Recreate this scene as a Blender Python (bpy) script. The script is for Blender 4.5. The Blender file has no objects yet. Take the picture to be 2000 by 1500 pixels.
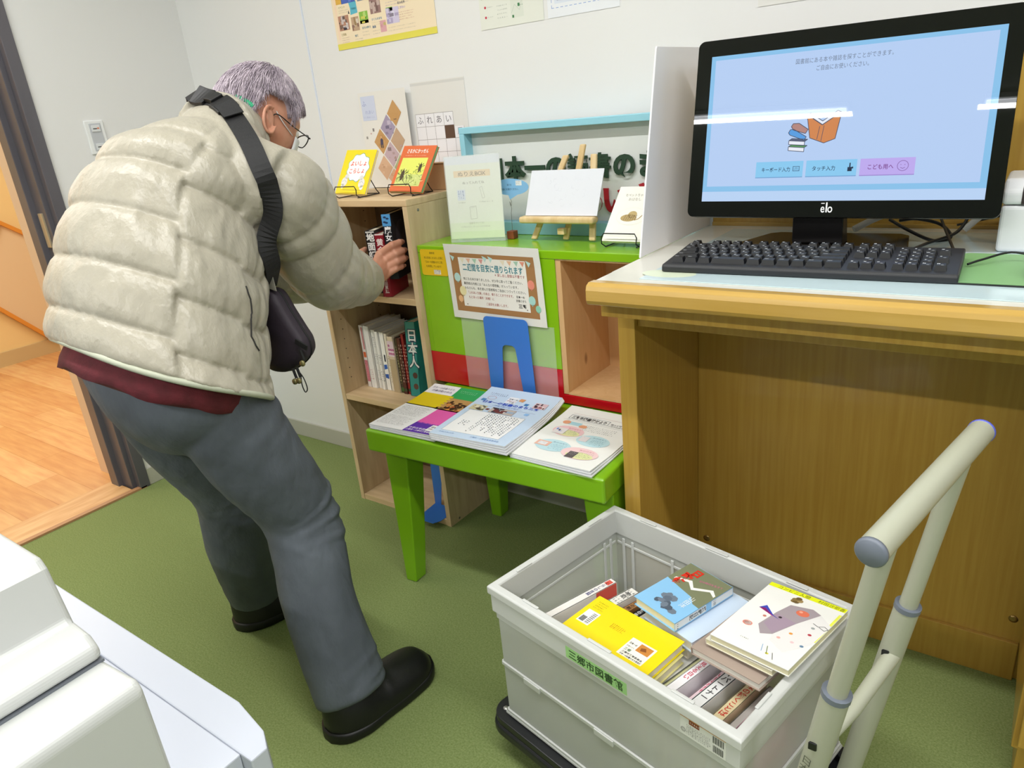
import bpy, math, random
from math import pi, sin, cos, radians, sqrt
from mathutils import Vector, Matrix, noise
from mathutils.bvhtree import BVHTree
from mathutils.geometry import tessellate_polygon
random.seed(7)
SC = bpy.context.scene
COL = SC.collection

# ---------------------------------------------------------------- camera
cam_d = bpy.data.cameras.new('camera'); cam = bpy.data.objects.new('camera', cam_d); COL.objects.link(cam)
_r = Vector((0.81449, 0.57357, -0.09100)); _u = Vector((-0.13700, 0.34200, 0.92960)); _w = Vector((-0.5648, 0.7440, -0.3570))
def _frame():
    yaw, pit, rol = -0.649253349, 0.365091980, -0.0974720292
    f = Vector((sin(yaw)*cos(pit), cos(yaw)*cos(pit), -sin(pit)))
    r = Vector((cos(yaw), -sin(yaw), 0)); u = r.cross(f)
    return cos(rol)*r+sin(rol)*u, -sin(rol)*r+cos(rol)*u, f
_r, _u, _w = _frame()
M = Matrix.Identity(4)
for i in range(3):
    M[i][0] = _r[i]; M[i][1] = _u[i]; M[i][2] = -_w[i]
M[0][3], M[1][3], M[2][3] = 0, 0, 1.222
cam.matrix_world = M
cam_d.sensor_width = 36.0; cam_d.lens = 36.0*1411.73/2000.0
cam_d.clip_start = 0.02; cam_d.clip_end = 60
SC.camera = cam

# ---------------------------------------------------------------- world, lights, exposure
wd = bpy.data.worlds.new('world'); SC.world = wd; wd.use_nodes = True
bg = wd.node_tree.nodes['Background']; bg.inputs[0].default_value = (0.97, 0.98, 1.0, 1); bg.inputs[1].default_value = 0.26
vs = SC.view_settings; vs.view_transform = 'Standard'; vs.look = 'None'; vs.gamma = 1.0; vs.use_curve_mapping = False
vs.exposure = -0.12
CEIL = 2.66
STRIPS = [(-1.64, -3.2, 1.1), (-1.64, -1.85, 1.1), (-1.64, -0.042, 1.1), (-1.64, 1.2, 1.1),
          (0.40, -2.5, 1.1), (0.40, -1.25, 1.1), (0.40, 0.0, 1.1), (0.40, 1.25, 1.1)]
STRIP_POWER = 18.5
hl_d = bpy.data.lights.new('hallway_light', 'AREA'); hl_d.energy = 42; hl_d.color = (1.0, 0.93, 0.82); hl_d.shape = 'RECTANGLE'; hl_d.size = 1.2; hl_d.size_y = 2.0
hl = bpy.data.objects.new('hallway_light', hl_d); hl.location = (-4.0, 0.9, 2.40); COL.objects.link(hl)

# ---------------------------------------------------------------- colours and materials
def lin(c):
    if isinstance(c, str):
        c = c.lstrip('#'); c = ''.join(x*2 for x in c) if len(c) == 3 else c; c = tuple(int(c[i:i+2], 16)/255 for i in (0, 2, 4))
    return tuple((x/12.92 if x <= 0.04045 else ((x+0.055)/1.055)**2.4) for x in c)+(1.0,)
MATS = {}
def mat(name, col, rough=0.5, metal=0.0, spec=0.5, emit=None, trans=0.0, alpha=1.0, bump=None, coat=0.0, sss=0.0, sheen=0.0):
    if name in MATS: return MATS[name]
    m = bpy.data.materials.new(name); m.use_nodes = True; nt = m.node_tree; b = nt.nodes['Principled BSDF']
    b.inputs['Base Color'].default_value = lin(col); b.inputs['Roughness'].default_value = rough
    b.inputs['Metallic'].default_value = metal; b.inputs['Specular IOR Level'].default_value = spec
    b.inputs['Transmission Weight'].default_value = trans; b.inputs['Alpha'].default_value = alpha
    b.inputs['Coat Weight'].default_value = coat; b.inputs['Coat Roughness'].default_value = 0.08
    if sss: b.inputs['Subsurface Weight'].default_value = sss; b.inputs['Subsurface Radius'].default_value = (0.02, 0.008, 0.004)
    if sheen: b.inputs['Sheen Weight'].default_value = sheen; b.inputs['Sheen Roughness'].default_value = 0.5
    if emit: b.inputs['Emission Color'].default_value = lin(emit[0]); b.inputs['Emission Strength'].default_value = emit[1]
    if bump:
        sc, st, di = bump[:3]; stretch = bump[3] if len(bump) > 3 else (1, 1, 1)
        tc = nt.nodes.new('ShaderNodeTexCoord'); mp = nt.nodes.new('ShaderNodeMapping'); mp.inputs['Scale'].default_value = stretch
        n = nt.nodes.new('ShaderNodeTexNoise'); n.inputs['Scale'].default_value = sc; n.inputs['Detail'].default_value = 5
        bp = nt.nodes.new('ShaderNodeBump'); bp.inputs['Strength'].default_value = st; bp.inputs['Distance'].default_value = di
        nt.links.new(tc.outputs['Object'], mp.inputs['Vector']); nt.links.new(mp.outputs[0], n.inputs['Vector'])
        nt.links.new(n.outputs['Fac'], bp.inputs['Height']); nt.links.new(bp.outputs[0], b.inputs['Normal'])
    MATS[name] = m; return m
def mottled(m, c1, c2, scale=4.0, stretch=(1, 1, 1), detail=4, lo=0.35, hi=0.65, dist=0.0):
    nt = m.node_tree; b = nt.nodes['Principled BSDF']
    tc = nt.nodes.new('ShaderNodeTexCoord'); mp = nt.nodes.new('ShaderNodeMapping'); mp.inputs['Scale'].default_value = stretch
    n = nt.nodes.new('ShaderNodeTexNoise'); n.inputs['Scale'].default_value = scale; n.inputs['Detail'].default_value = detail; n.inputs['Distortion'].default_value = dist
    r = nt.nodes.new('ShaderNodeValToRGB'); r.color_ramp.elements[0].position = lo; r.color_ramp.elements[1].position = hi
    r.color_ramp.elements[0].color = lin(c1); r.color_ramp.elements[1].color = lin(c2)
    nt.links.new(tc.outputs['Object'], mp.inputs['Vector']); nt.links.new(mp.outputs[0], n.inputs['Vector'])
    nt.links.new(n.outputs['Fac'], r.inputs[0]); nt.links.new(r.outputs[0], b.inputs['Base Color'])
    return m
def ink(c, rough=0.55):
    return mat('ink_'+c.lstrip('#')+('' if rough == 0.55 else '_%d' % int(rough*100)), c, rough)
def glow(c):
    m = MATS.get('glow_'+c.lstrip('#'))
    if m: return m
    return mat('glow_'+c.lstrip('#'), '#0a0c10', 0.012, spec=0.5, emit=(c, 1.0))

# ---------------------------------------------------------------- mesh builder
# The survey of the room was made about a point 1.3 m up; each stretch of it is brought to its true size here.
FURN, DESK, CART = 0.94, 1.02, 0.96
SIZE = FURN
def XF(p):
    p = Vector(p); return Vector((p.x*SIZE, p.y*SIZE, 1.222+(p.z-1.3)*SIZE))
def size(k):
    global SIZE; SIZE = k
class MB:
    def __init__(s): s.v = []; s.f = []; s.m = []; s.ms = []; s.sm = []
    def mi(s, m):
        if m not in s.ms: s.ms.append(m)
        return s.ms.index(m)
    def add(s, vs, fs, m, smooth=False):
        o = len(s.v); s.v += [Vector(p) for p in vs]; k = s.mi(m)
        for f in fs: s.f.append([i+o for i in f]); s.m.append(k); s.sm.append(smooth)
        return s
    def box(s, x0, x1, y0, y1, z0, z1, m, T=None):
        vs = [(x, y, z) for x in (x0, x1) for y in (y0, y1) for z in (z0, z1)]
        if T: vs = [T @ Vector(p) for p in vs]
        return s.add(vs, [(0, 1, 3, 2), (4, 6, 7, 5), (0, 4, 5, 1), (2, 3, 7, 6), (0, 2, 6, 4), (1, 5, 7, 3)], m)
    def obox(s, o, X, Y, Z, m):
        o = Vector(o); X = Vector(X); Y = Vector(Y); Z = Vector(Z)
        vs = [o+X*a+Y*b+Z*c for a in (0, 1) for b in (0, 1) for c in (0, 1)]
        return s.add(vs, [(0, 1, 3, 2), (4, 6, 7, 5), (0, 4, 5, 1), (2, 3, 7, 6), (0, 2, 6, 4), (1, 5, 7, 3)], m)
    def prism(s, pts, D, m):
        n = len(pts); D = Vector(D); a = [Vector(p) for p in pts]
        return s.add(a+[p+D for p in a], [list(range(n))[::-1], list(range(n, 2*n))]+[(i, (i+1) % n, (i+1) % n+n, i+n) for i in range(n)], m)
    def tube(s, path, r, m, seg=10, cap=True, closed=False, smooth=True):
        P = [Vector(p) for p in path]; n = len(P); R = r if isinstance(r, (list, tuple)) else [r]*n
        T = []
        for i in range(n):
            if closed: t = P[(i+1) % n]-P[i-1]
            else: t = P[min(i+1, n-1)]-P[max(i-1, 0)]
            T.append(t.normalized())
        a = T[0].orthogonal().normalized(); vs = []
        for i in range(n):
            a = (a-T[i]*a.dot(T[i])).normalized(); b = T[i].cross(a)
            vs += [P[i]+(a*cos(2*pi*k/seg)+b*sin(2*pi*k/seg))*R[i] for k in range(seg)]
        fs = []
        for i in range(n if closed else n-1):
            j = (i+1) % n
            fs += [(i*seg+k, i*seg+(k+1) % seg, j*seg+(k+1) % seg, j*seg+k) for k in range(seg)]
        s.add(vs, fs, m, smooth)
        if cap and not closed: s.add(vs[:seg], [list(range(seg))[::-1]], m); s.add(vs[-seg:], [list(range(seg))], m)
        return s
    def rings(s, rings, m, smooth=True, cap=True):
        n = len(rings[0]); vs = [p for r in rings for p in r]; fs = []
        for i in range(len(rings)-1):
            fs += [(i*n+k, i*n+(k+1) % n, (i+1)*n+(k+1) % n, (i+1)*n+k) for k in range(n)]
        if cap: fs += [list(range(n))[::-1], list(range(len(vs)-n, len(vs)))]
        return s.add(vs, fs, m, smooth)
    def lathe(s, c, prof, m, seg=24, ax=(0, 0, 1)):
        ax = Vector(ax).normalized(); a = ax.orthogonal().normalized(); b = ax.cross(a); c = Vector(c)
        return s.rings([[c+ax*h+(a*cos(2*pi*k/seg)+b*sin(2*pi*k/seg))*r for k in range(seg)] for r, h in prof], m)
    def ball(s, c, r, m, seg=16, rg=10, T=None):
        c = Vector(c); R = r if isinstance(r, (tuple, list)) else (r, r, r); rs = []
        for i in range(rg+1):
            t = -pi/2+pi*(i+0.02*(i == 0)-0.02*(i == rg))/rg
            rr = []
            for k in range(seg):
                p = Vector((R[0]*cos(t)*cos(2*pi*k/seg), R[1]*cos(t)*sin(2*pi*k/seg), R[2]*sin(t)))
                rr.append(c+(T @ p if T else p))
            rs.append(rr)
        return s.rings(rs, m)
    def build(s, name, parent=None, loc=None, bevel=0, seg=2, autosmooth=False, label=None):
        me = bpy.data.meshes.new(name)
        org = XF(loc) if loc is not None else Vector((0, 0, 0))
        if parent is not None:
            base = wpos(parent); o0 = base
        else: o0 = org
        me.from_pydata([tuple(XF(p)-o0) for p in s.v], [], s.f)
        for m in s.ms: me.materials.append(m)
        me.polygons.foreach_set('material_index', s.m); me.polygons.foreach_set('use_smooth', s.sm); me.update()
        o = bpy.data.objects.new(name, me); COL.objects.link(o)
        if parent is not None: o.parent = parent; WP[o.name] = base
        else: o.location = org; WP[o.name] = org
        if bevel:
            b = o.modifiers.new('bevel', 'BEVEL'); b.width = bevel; b.segments = seg; b.limit_method = 'ANGLE'; b.angle_limit = radians(40); b.harden_normals = False
        if label: o['label'] = label
        return o
WP = {}
def wpos(o): return WP[o.name]
def tag(o, label, cat, group=None, kind=None):
    if label: o['label'] = label
    if cat: o['category'] = cat
    if group: o['group'] = group
    if kind: o['kind'] = kind
    return o
def thing(name, label, cat, loc, group=None):
    o = bpy.data.objects.new(name, None); COL.objects.link(o); o.location = XF(loc); o.empty_display_size = 0.05
    WP[o.name] = XF(loc); return tag(o, label, cat, group)
def struct(o, label=None):
    o['kind'] = 'structure'
    if label: o['label'] = label
    return o
def catmull(P, n=8):
    P = [Vector(p) for p in P]; out = []
    Q = [P[0]*2-P[1]]+P+[P[-1]*2-P[-2]]
    for i in range(1, len(Q)-2):
        a, b, c, d = Q[i-1:i+3]
        for k in range(n):
            t = k/n; out.append(0.5*((2*b)+(c-a)*t+(2*a-5*b+4*c-d)*t*t+(3*b-a-3*c+d)*t**3))
    return out+[P[-1]]
def bake(o):
    dg = bpy.context.evaluated_depsgraph_get(); dg.update()
    me = bpy.data.meshes.new_from_object(o.evaluated_get(dg)); old = o.data; nm = old.name; o.modifiers.clear(); o.data = me; bpy.data.meshes.remove(old); me.name = nm

# ---------------------------------------------------------------- lettering: glyph outlines of the built-in font as flat triangles
GL = {}
def glyph(ch, bold=0.0, ext=0.0, res=2):
    k = (ch, bold, ext, res)
    if k in GL: return GL[k]
    cu = bpy.data.curves.new('t', 'FONT'); cu.body = ch; cu.resolution_u = res; cu.offset = bold; cu.extrude = ext; cu.size = 1.0
    ob = bpy.data.objects.new('t', cu); COL.objects.link(ob)
    dg = bpy.context.evaluated_depsgraph_get(); dg.update(); me = ob.evaluated_get(dg).to_mesh()
    vs = [tuple(v.co) for v in me.vertices]; fs = [tuple(p.vertices) for p in me.polygons]
    if vs: x0 = min(v[0] for v in vs); x1 = max(v[0] for v in vs); y0 = min(v[1] for v in vs); y1 = max(v[1] for v in vs)
    else: x0 = x1 = y0 = y1 = 0
    bpy.data.objects.remove(ob); bpy.data.curves.remove(cu)
    GL[k] = (vs, fs, x0, x1, y0, y1); return GL[k]
def wide(ch): return ord(ch) > 0x2000
class Sheet:
    """flat things with print: u to the right, v up, w out of the surface; fn bends the sheet"""
    def __init__(s, O, U, V, mb=None, fn=None, step=0.00012):
        s.O = Vector(O); s.U = Vector(U).normalized(); s.V = Vector(V).normalized(); s.N = s.U.cross(s.V)
        s.mb = mb or MB(); s.fn = fn; s.w = 0.0; s.step = step; s.mk = ink
    def P(s, u, v, w):
        if s.fn: w = w+s.fn(u, v)
        return s.O+s.U*u+s.V*v+s.N*w
    def lay(s, w=None): s.w += s.step if w is None else w; return s
    def M(s, c): return s.mk(c) if isinstance(c, str) else c
    def slab(s, u0, u1, v0, v1, t, c, n=1, side=None):
        k = n+1; vs = []; fs = []
        for w in (0, -t):
            for j in range(k):
                for i in range(k): vs.append(s.P(u0+(u1-u0)*i/n, v0+(v1-v0)*j/n, s.w+w))
        q = k*k
        for j in range(n):
            for i in range(n):
                a = j*k+i; fs.append((a, a+1, a+k+1, a+k)); fs.append((a+q, a+k+q, a+k+1+q, a+1+q))
        s.mb.add(vs, fs, s.M(c)); sd = []
        for i in range(n):
            for a, b in ((i, i+1), ((n)*k+i+1, (n)*k+i), ((i+1)*k, i*k), (i*k+n, (i+1)*k+n)): sd.append((b, a, a+q, b+q))
        s.mb.add(vs, sd, s.M(side or c)); return s
    def rect(s, u0, u1, v0, v1, c, n=1):
        if s.fn: n = max(n, 6)
        k = n+1; vs = [s.P(u0+(u1-u0)*i/n, v0+(v1-v0)*j/n, s.w) for j in range(k) for i in range(k)]
        s.mb.add(vs, [(j*k+i, j*k+i+1, (j+1)*k+i+1, (j+1)*k+i) for j in range(n) for i in range(n)], s.M(c)); return s
    def poly(s, pts, c):
        s.mb.add([s.P(u, v, s.w) for u, v in pts], [list(range(len(pts)))], s.M(c)); return s
    def ell(s, u, v, a, b, c, n=20, ph=0, lob=0, la=0.0):
        return s.poly([(u+a*(1+la*cos(lob*2*pi*k/n))*cos(2*pi*k/n+ph), v+b*(1+la*cos(lob*2*pi*k/n))*sin(2*pi*k/n+ph)) for k in range(n)], c)
    def line(s, u0, v0, u1, v1, t, c):
        d = Vector((u1-u0, v1-v0)); L = d.length or 1; nx, ny = -d.y/L*t/2, d.x/L*t/2
        return s.poly([(u0-nx, v0-ny), (u1-nx, v1-ny), (u1+nx, v1+ny), (u0+nx, v0+ny)], c)
    def curve(s, pts, t, c):
        for a, b in zip(pts[:-1], pts[1:]): s.line(a[0], a[1], b[0], b[1], t, c)
        return s
    def frame(s, u0, u1, v0, v1, t, c):
        for q in ((u0, u1, v0, v0+t), (u0, u1, v1-t, v1), (u0, u0+t, v0, v1), (u1-t, u1, v0, v1)): s.rect(*q, c)
        return s
    def text(s, txt, u, v, h, c, w=None, bold=0.0, ext=0.0, align='l', vert=False, rot=0.0, res=2):
        """h glyph cell height; w fits the whole line to that width; v is the lower edge of the cell (the top when vert)"""
        adv = []; x = 0
        for ch in txt:
            a = 1.0 if wide(ch) else (0.62 if ch != ' ' else 0.35)
            adv.append((x, a)); x += a
        tot = x*h; sx = 1.0
        if w and not vert: sx = w/tot; tot = w
        u0 = u-(tot if align == 'r' else tot/2 if align == 'c' else 0); m = s.M(c); cr, sr = cos(rot), sin(rot)
        for i, ch in enumerate(txt):
            if ch == ' ': continue
            vs, fs, gx0, gx1, gy0, gy1 = glyph(ch, bold, ext, res)
            if not vs: continue
            k = h*0.98; a = adv[i][1]
            if vert: ox = u; oy = v-(i+1)*h*1.0; q = [(ox+p[0]*k, oy+(p[1]+0.12)*k, p[2]*h) for p in vs]
            else:
                off = 0 if wide(ch) else (a-(gx1-gx0))/2-gx0
                ox = (adv[i][0]+off)*h*sx; q = []
                for p in vs:
                    du = ox+p[0]*k*sx; dv = (p[1]+0.12)*k
                    q.append((u0+du*cr-dv*sr, v+du*sr+dv*cr, p[2]*h))
            s.mb.add([s.P(a_, b_, s.w+max(c_, 0) if ext else s.w) for a_, b_, c_ in q], fs, m)
        return s
    def scribble(s, u0, u1, v0, v1, rows, c, h=None, fill=0.9, seed=1):
        """rows of very small print, too small to read in the photograph: short strokes"""
        rd = random.Random(seed); rh = (v1-v0)/rows; h = h or rh*0.5
        for r in range(rows):
            v = v1-(r+1)*rh+rh*0.25; u = u0; end = u0+(u1-u0)*(fill if r % 3 == 2 else 1.0)
            while u < end:
                q = h*rd.uniform(0.5, 0.95); t = h*0.16
                s.rect(u, u+q*0.8, v+h*rd.uniform(0, .3), v+h*rd.uniform(0, .3)+t, c)
                s.rect(u+q*rd.uniform(.2, .6), u+q*rd.uniform(.2, .6)+t, v, v+h*0.9, c); u += h*1.15
        return s
# ================================================================= setting
m_wall = mat('painted_wall', '#e9e9e8', 0.55, bump=(90, 0.05, 0.001))
m_hall = mat('hall_wall', '#f1daa0', 0.6)
m_base = mat('vinyl_baseboard', '#b9b8ac', 0.5)
m_carpet = mottled(mat('green_carpet', '#6c8148', 0.95, spec=0.15, bump=(420, 0.6, 0.003)), '#76864e', '#8c9a64', 260, detail=3)
def planks(name):
    m = mat(name, '#e0a860', 0.35); nt = m.node_tree; b = nt.nodes['Principled BSDF']
    tc = nt.nodes.new('ShaderNodeTexCoord'); mp = nt.nodes.new('ShaderNodeMapping'); mp.inputs['Scale'].default_value = (1, 1, 1)
    br = nt.nodes.new('ShaderNodeTexBrick'); br.inputs['Scale'].default_value = 1.0; br.inputs['Brick Width'].default_value = 0.62; br.inputs['Row Height'].default_value = 0.125
    br.inputs['Mortar Size'].default_value = 0.0008; br.inputs['Color1'].default_value = lin('#e6bd86'); br.inputs['Color2'].default_value = lin('#d49c62'); br.inputs['Mortar'].default_value = lin('#b97c40'); br.offset = 0.37
    n = nt.nodes.new('ShaderNodeTexNoise'); n.inputs['Scale'].default_value = 9; n.inputs['Detail'].default_value = 6
    mp2 = nt.nodes.new('ShaderNodeMapping'); mp2.inputs['Scale'].default_value = (0.6, 5, 1)
    mx = nt.nodes.new('ShaderNodeMixRGB'); mx.blend_type = 'OVERLAY'; mx.inputs[0].default_value = 0.45
    nt.links.new(tc.outputs['Object'], mp.inputs[0]); nt.links.new(mp.outputs[0], br.inputs[0]); nt.links.new(tc.outputs['Object'], mp2.inputs[0]); nt.links.new(mp2.outputs[0], n.inputs['Vector'])
    nt.links.new(br.outputs[0], mx.inputs[1]); nt.links.new(n.outputs['Fac'], mx.inputs[2]); nt.links.new(mx.outputs[0], b.inputs['Base Color'])
    return m
m_planks = planks('maple_planks')
XW = -2.814; YW = 1.82; XR = 2.6; YB = -4.6
struct(MB().box(XW, XR, YB, YW+.1, -.1, 0, m_carpet).build('floor'), 'green short-pile carpet floor')
struct(MB().box(-5.5, XW-.12, -1.5, 3.6, -.1, 0.004, m_planks).build('floor'), 'maple plank floor of the hallway beyond the door')
struct(MB().box(XW-.1, XR, YW, YW+.1, 0, CEIL, m_wall).build('wall_back'), 'white wall behind the shelves and desk')
wl = MB(); wl.box(XW-.14, XW, 1.205, YW, 0, CEIL, m_wall); wl.box(XW-.14, XW, -.05, 1.205, 2.05, CEIL, m_wall); wl.box(XW-.14, XW, YB, -.05, 0, CEIL, m_wall)
struct(wl.build('wall_left'), 'white wall with the doorway and the light switch')
struct(MB().box(-5.6, XR, YB, 3.7, CEIL, CEIL+.1, mat('ceiling_tile', '#eceeee', 0.8, bump=(60, .2, .002))).build('ceiling'))
hw = MB(); hw.box(-5.6, -5.45, -1.5, 3.6, 0, CEIL, m_hall); hw.box(-5.5, XW-.14, 3.5, 3.6, 0, CEIL, m_hall); hw.box(-5.5, XW-.14, -1.6, -1.5, 0, CEIL, m_hall)
struct(hw.build('wall_hall'), 'pale yellow hallway wall')
struct(MB().box(XW-.33, XW-.151, 1.172, 3.5, 0, CEIL, mat('hall_wall_pale', '#e6cdb0', 0.6)).build('wall_hall_side'), 'beige wall edge just beyond the door frame')
struct(MB().box(-2.109, -2.103, YW-.003, YW, .07, CEIL, mat('wall_seam', '#dfe6f4', 0.3)).build('trim_1'), 'pale vertical joint strip in the back wall')
struct(MB().box(XW, XR, YW-.008, YW, 0, .072, m_base).build('baseboard_back', bevel=.002))
struct(MB().box(XW, XW+.008, 1.205, YW, 0, .072, m_base).build('baseboard_left', bevel=.002))
struct(MB().box(-5.45, -5.44, -1.5, 3.5, 0, .1, mat('hall_base', '#cdb98c', .5)).build('baseboard_hall', bevel=.002))
struct(MB().box(XW-.17, XW-.01, -.05, 1.14, -.02, .007, mottled(mat('threshold_wood', '#d9a66a', .4), '#d2a06a', '#e6bd88', 6, (6, .8, 1))).box(XW-.012, XW+.012, -.05, 1.19, -.02, .008, mat('threshold_edge', '#b78a63', .5)).build('trim_2'), 'wooden threshold strip between carpet and planks')
# door frame with grooves
m_fr = mottled(mat('brown_grey_frame', '#56555a', .35), '#515056', '#66636a', 3, (1, 1, .3))
fr = MB()
fr.box(XW-.15, XW+.012, 1.165, 1.205, 0, 2.09, m_fr); fr.box(XW-.135, XW-.02, 1.148, 1.166, 0, 2.07, m_fr); fr.box(XW-.15, XW-.09, 1.128, 1.150, 0, 2.06, m_fr)
fr.box(XW-.15, XW+.012, -.05, 1.205, 2.05, 2.09, m_fr); fr.box(XW-.15, XW+.012, -.05, -.01, 0, 2.05, m_fr)
dfr = struct(fr.build('door_1', bevel=.002), 'dark grey metal door frame')
MB().box(XW-.075, XW-.045, 1.142, 1.149, .98, 1.10, mat('strike_beige', '#c9b99a', .3, .4)).build('strike_plate', dfr, bevel=.001)
# things in the hallway
pr = MB(); m_or = mat('orange_wood', '#e0993f', .45)
A = [Vector((-5.44, 1.90, .93)), Vector((-5.44, 2.46, .50)), Vector((-5.44, 1.99, .085)), Vector((-5.44, 1.62, .51))]
cen = sum(A, Vector())/4
pr.prism([p+(cen-p)*.04 for p in A], (.012, 0, 0), mat('hall_panel', '#e6d2b0', .5))
for i in range(4):
    a, b = A[i], A[(i+1) % 4]; ia, ib = a+(cen-a)*.085, b+(cen-b)*.085; pr.prism([a, b, ib, ia], (.03, 0, 0), m_or)
tag(pr.build('wall_panel', loc=(-5.44, 2.0, .5)), 'cream panel in an orange wooden border low on the hallway wall', 'panel')
w1 = MB(); w1.box(-5.452, -5.445, 1.1, 2.35, 1.36, 2.2, mat('daylit_pane', '#ffffff', .3, emit=('#fdfbff', 1.6)))
struct(w1.build('window_1'), 'bright hallway window')
struct(MB().box(-5.45, -5.40, 1.05, 2.40, 1.30, 1.36, m_or).build('trim_3', bevel=.004), 'orange wooden sill under the hallway window')
# light switch
sw = thing('light_switch', 'white two-rocker light switch plate on the left wall', 'light switch', (XW, 1.383, 1.332))
MB().box(XW, XW+.007, 1.350, 1.418, 1.275, 1.390, mat('switch_white', '#eef0f0', .3)).build('plate', sw, bevel=.004, seg=3)
MB().box(XW+.006, XW+.0085, 1.364, 1.406, 1.286, 1.380, mat('switch_grey', '#c3c6cb', .35)).build('insert', sw, bevel=.001)
for z, n in ((1.362, 0), (1.300, 1)):
    rk = MB().box(XW+.008, XW+.0115, 1.370, 1.400, z-.011, z+.011, mat('switch_rocker', '#dfe2e4', .3)).build('rocker', sw, bevel=.001)
    MB().box(XW+.0116, XW+.012, 1.374, 1.388, z-.002, z+.001, ink('#2b2b2b')).box(XW+.0116, XW+.012, 1.389, 1.396, z-.002, z+.003, ink('#e2876a')).build('indicator', rk)
# ceiling lights: real emissive tubes in slim housings, with the lamp's own light
m_tube = mat('led_tube', '#ffffff', .4, emit=('#f7faff', 9.0)); m_house = mat('lamp_housing', '#f2f2f2', .4)
for i, (y, x, L) in enumerate(STRIPS):
    t = thing('ceiling_light', 'slim white ceiling light strip above the room', 'ceiling light', (x+L/2, y, CEIL), 'ceiling light strips')
    MB().box(x-.01, x+L+.01, y-.05, y+.05, CEIL-.03, CEIL-.002, m_house).build('housing', t, bevel=.004)
    MB().box(x, x+L, y-.022, y+.022, CEIL-.05, CEIL-.031, m_tube).build('diffuser', t, bevel=.004)
    ld = bpy.data.lights.new('strip_lamp', 'AREA'); ld.shape = 'RECTANGLE'; ld.size = L; ld.size_y = .06; ld.energy = STRIP_POWER*(1.25 if y < 0 else .80); ld.color = (1.0, .985, .965); ld.spread = radians(170)
    lo = bpy.data.objects.new('strip_lamp', ld); COL.objects.link(lo); lo.parent = t; lo.location = (0, 0, -.056)
# ================================================================= bookshelf
m_shelf = mottled(mat('shelf_wood', '#cdb48c', .5), '#c4a982', '#d6bf98', 5, (8, 8, 1))
m_shelf_h = mottled(mat('shelf_wood_flat', '#cdb48c', .5), '#c9ad84', '#dabf97', 5, (1, 8, 8))
SX0, SX1, SY0, SY1, SZ = -1.911, -1.4755, 1.531, 1.812, 1.081
bs = thing('bookshelf', 'tall three-tier light wooden bookshelf the person reaches into', 'bookshelf', ((SX0+SX1)/2, (SY0+SY1)/2, 0))
sp = MB().box(SX0, SX0+.018, SY0, SY1, 0, SZ-.02, m_shelf)
sp.build('side_panel', bs, bevel=.0012)
sp = MB().box(SX1-.018, SX1, SY0, SY1, 0, SZ-.02, m_shelf)
for z in (SZ-.035, .776, .40, .012): sp.lathe((SX1, SY0+.045, z), [(.0001, 0), (.0045, 0), (.0045, .0008), (.0015, .0012), (.0001, .0008)], mat('screw_steel', '#9b968c', .3, .9), 10, (1, 0, 0))
sp.build('side_panel', bs, bevel=.0012)
MB().box(SX0, SX1, SY0, SY1, SZ-.02, SZ, m_shelf_h).build('top_board', bs, bevel=.002)
for z in (.767, .400): MB().box(SX0+.018, SX1-.018, SY0+.002, SY1, z, z+.02, m_shelf_h).build('shelf_board', bs, bevel=.001)
MB().box(SX0+.018, SX1-.018, SY0+.002, SY1, .0, .022, m_shelf_h).build('bottom_board', bs, bevel=.001)
MB().box(SX0+.018, SX1-.018, SY1-.006, SY1-.001, .02, SZ-.02, mottled(mat('shelf_back_shade', '#6f573f', .6), '#665039', '#785f46', 4, (5, 1, 1))).build('back_panel', bs)  # panel colour darkened to imitate the shade inside the compartments
hm = MB(); mh = ink('#4b3a28')
for x, nx in ((SX0+.0182, 1), (SX1-.0182, -1)):
    for z in [.47+.035*k for k in range(8)]+[.84+.035*k for k in range(6)]:
        for y in (SY0+.04, SY1-.06): hm.lathe((x, y, z), [(.0001, 0), (.0022, 0), (.0022, .0003)], mh, 8, (nx, 0, 0))
hm.build('peg_hole', bs)['kind'] = 'stuff'

# ================================================================= table with four tapering legs
m_tab = mat('lime_lacquer', '#7cb416', .3, coat=.15, bump=(12, .04, .002))
TZ = .522
tb = thing('low_table', 'low lime green table carrying the brochures and the green cabinet', 'table', (-1.06, 1.46, 0))
ta = radians(2.6)
def TP(u, v, z): return Vector((-1.4155+u*cos(ta)-v*sin(ta), 1.187+u*sin(ta)+v*cos(ta), z))
TW, TD = .716, .545
mb = MB(); mb.obox(TP(0, 0, TZ-.064), TP(TW, 0, 0)-TP(0, 0, 0), TP(0, TD, 0)-TP(0, 0, 0), (0, 0, .064), m_tab)
mb.build('tabletop', tb, bevel=.006, seg=4)
for su in (0, 1):
    for sv in (0, 1):
        def LP(a, b, z): return TP(.006+.032*sv+a if su == 0 else TW-.006-a, .054+b if sv == 0 else TD-.03-b, z)
        rs = []
        for z, w, d in ((0, .036, .044), (.004, .039, .047), (.12, .050, .056), (.460, .082, .075)):
            q = [LP(0, 0, z), LP(w, 0, z), LP(w, d, z), LP(0, d, z)]
            if su != sv: q = q[::-1]
            rs.append(q)
        MB().rings(rs, m_tab, smooth=False).build('leg', tb, bevel=.006, seg=3)

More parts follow.
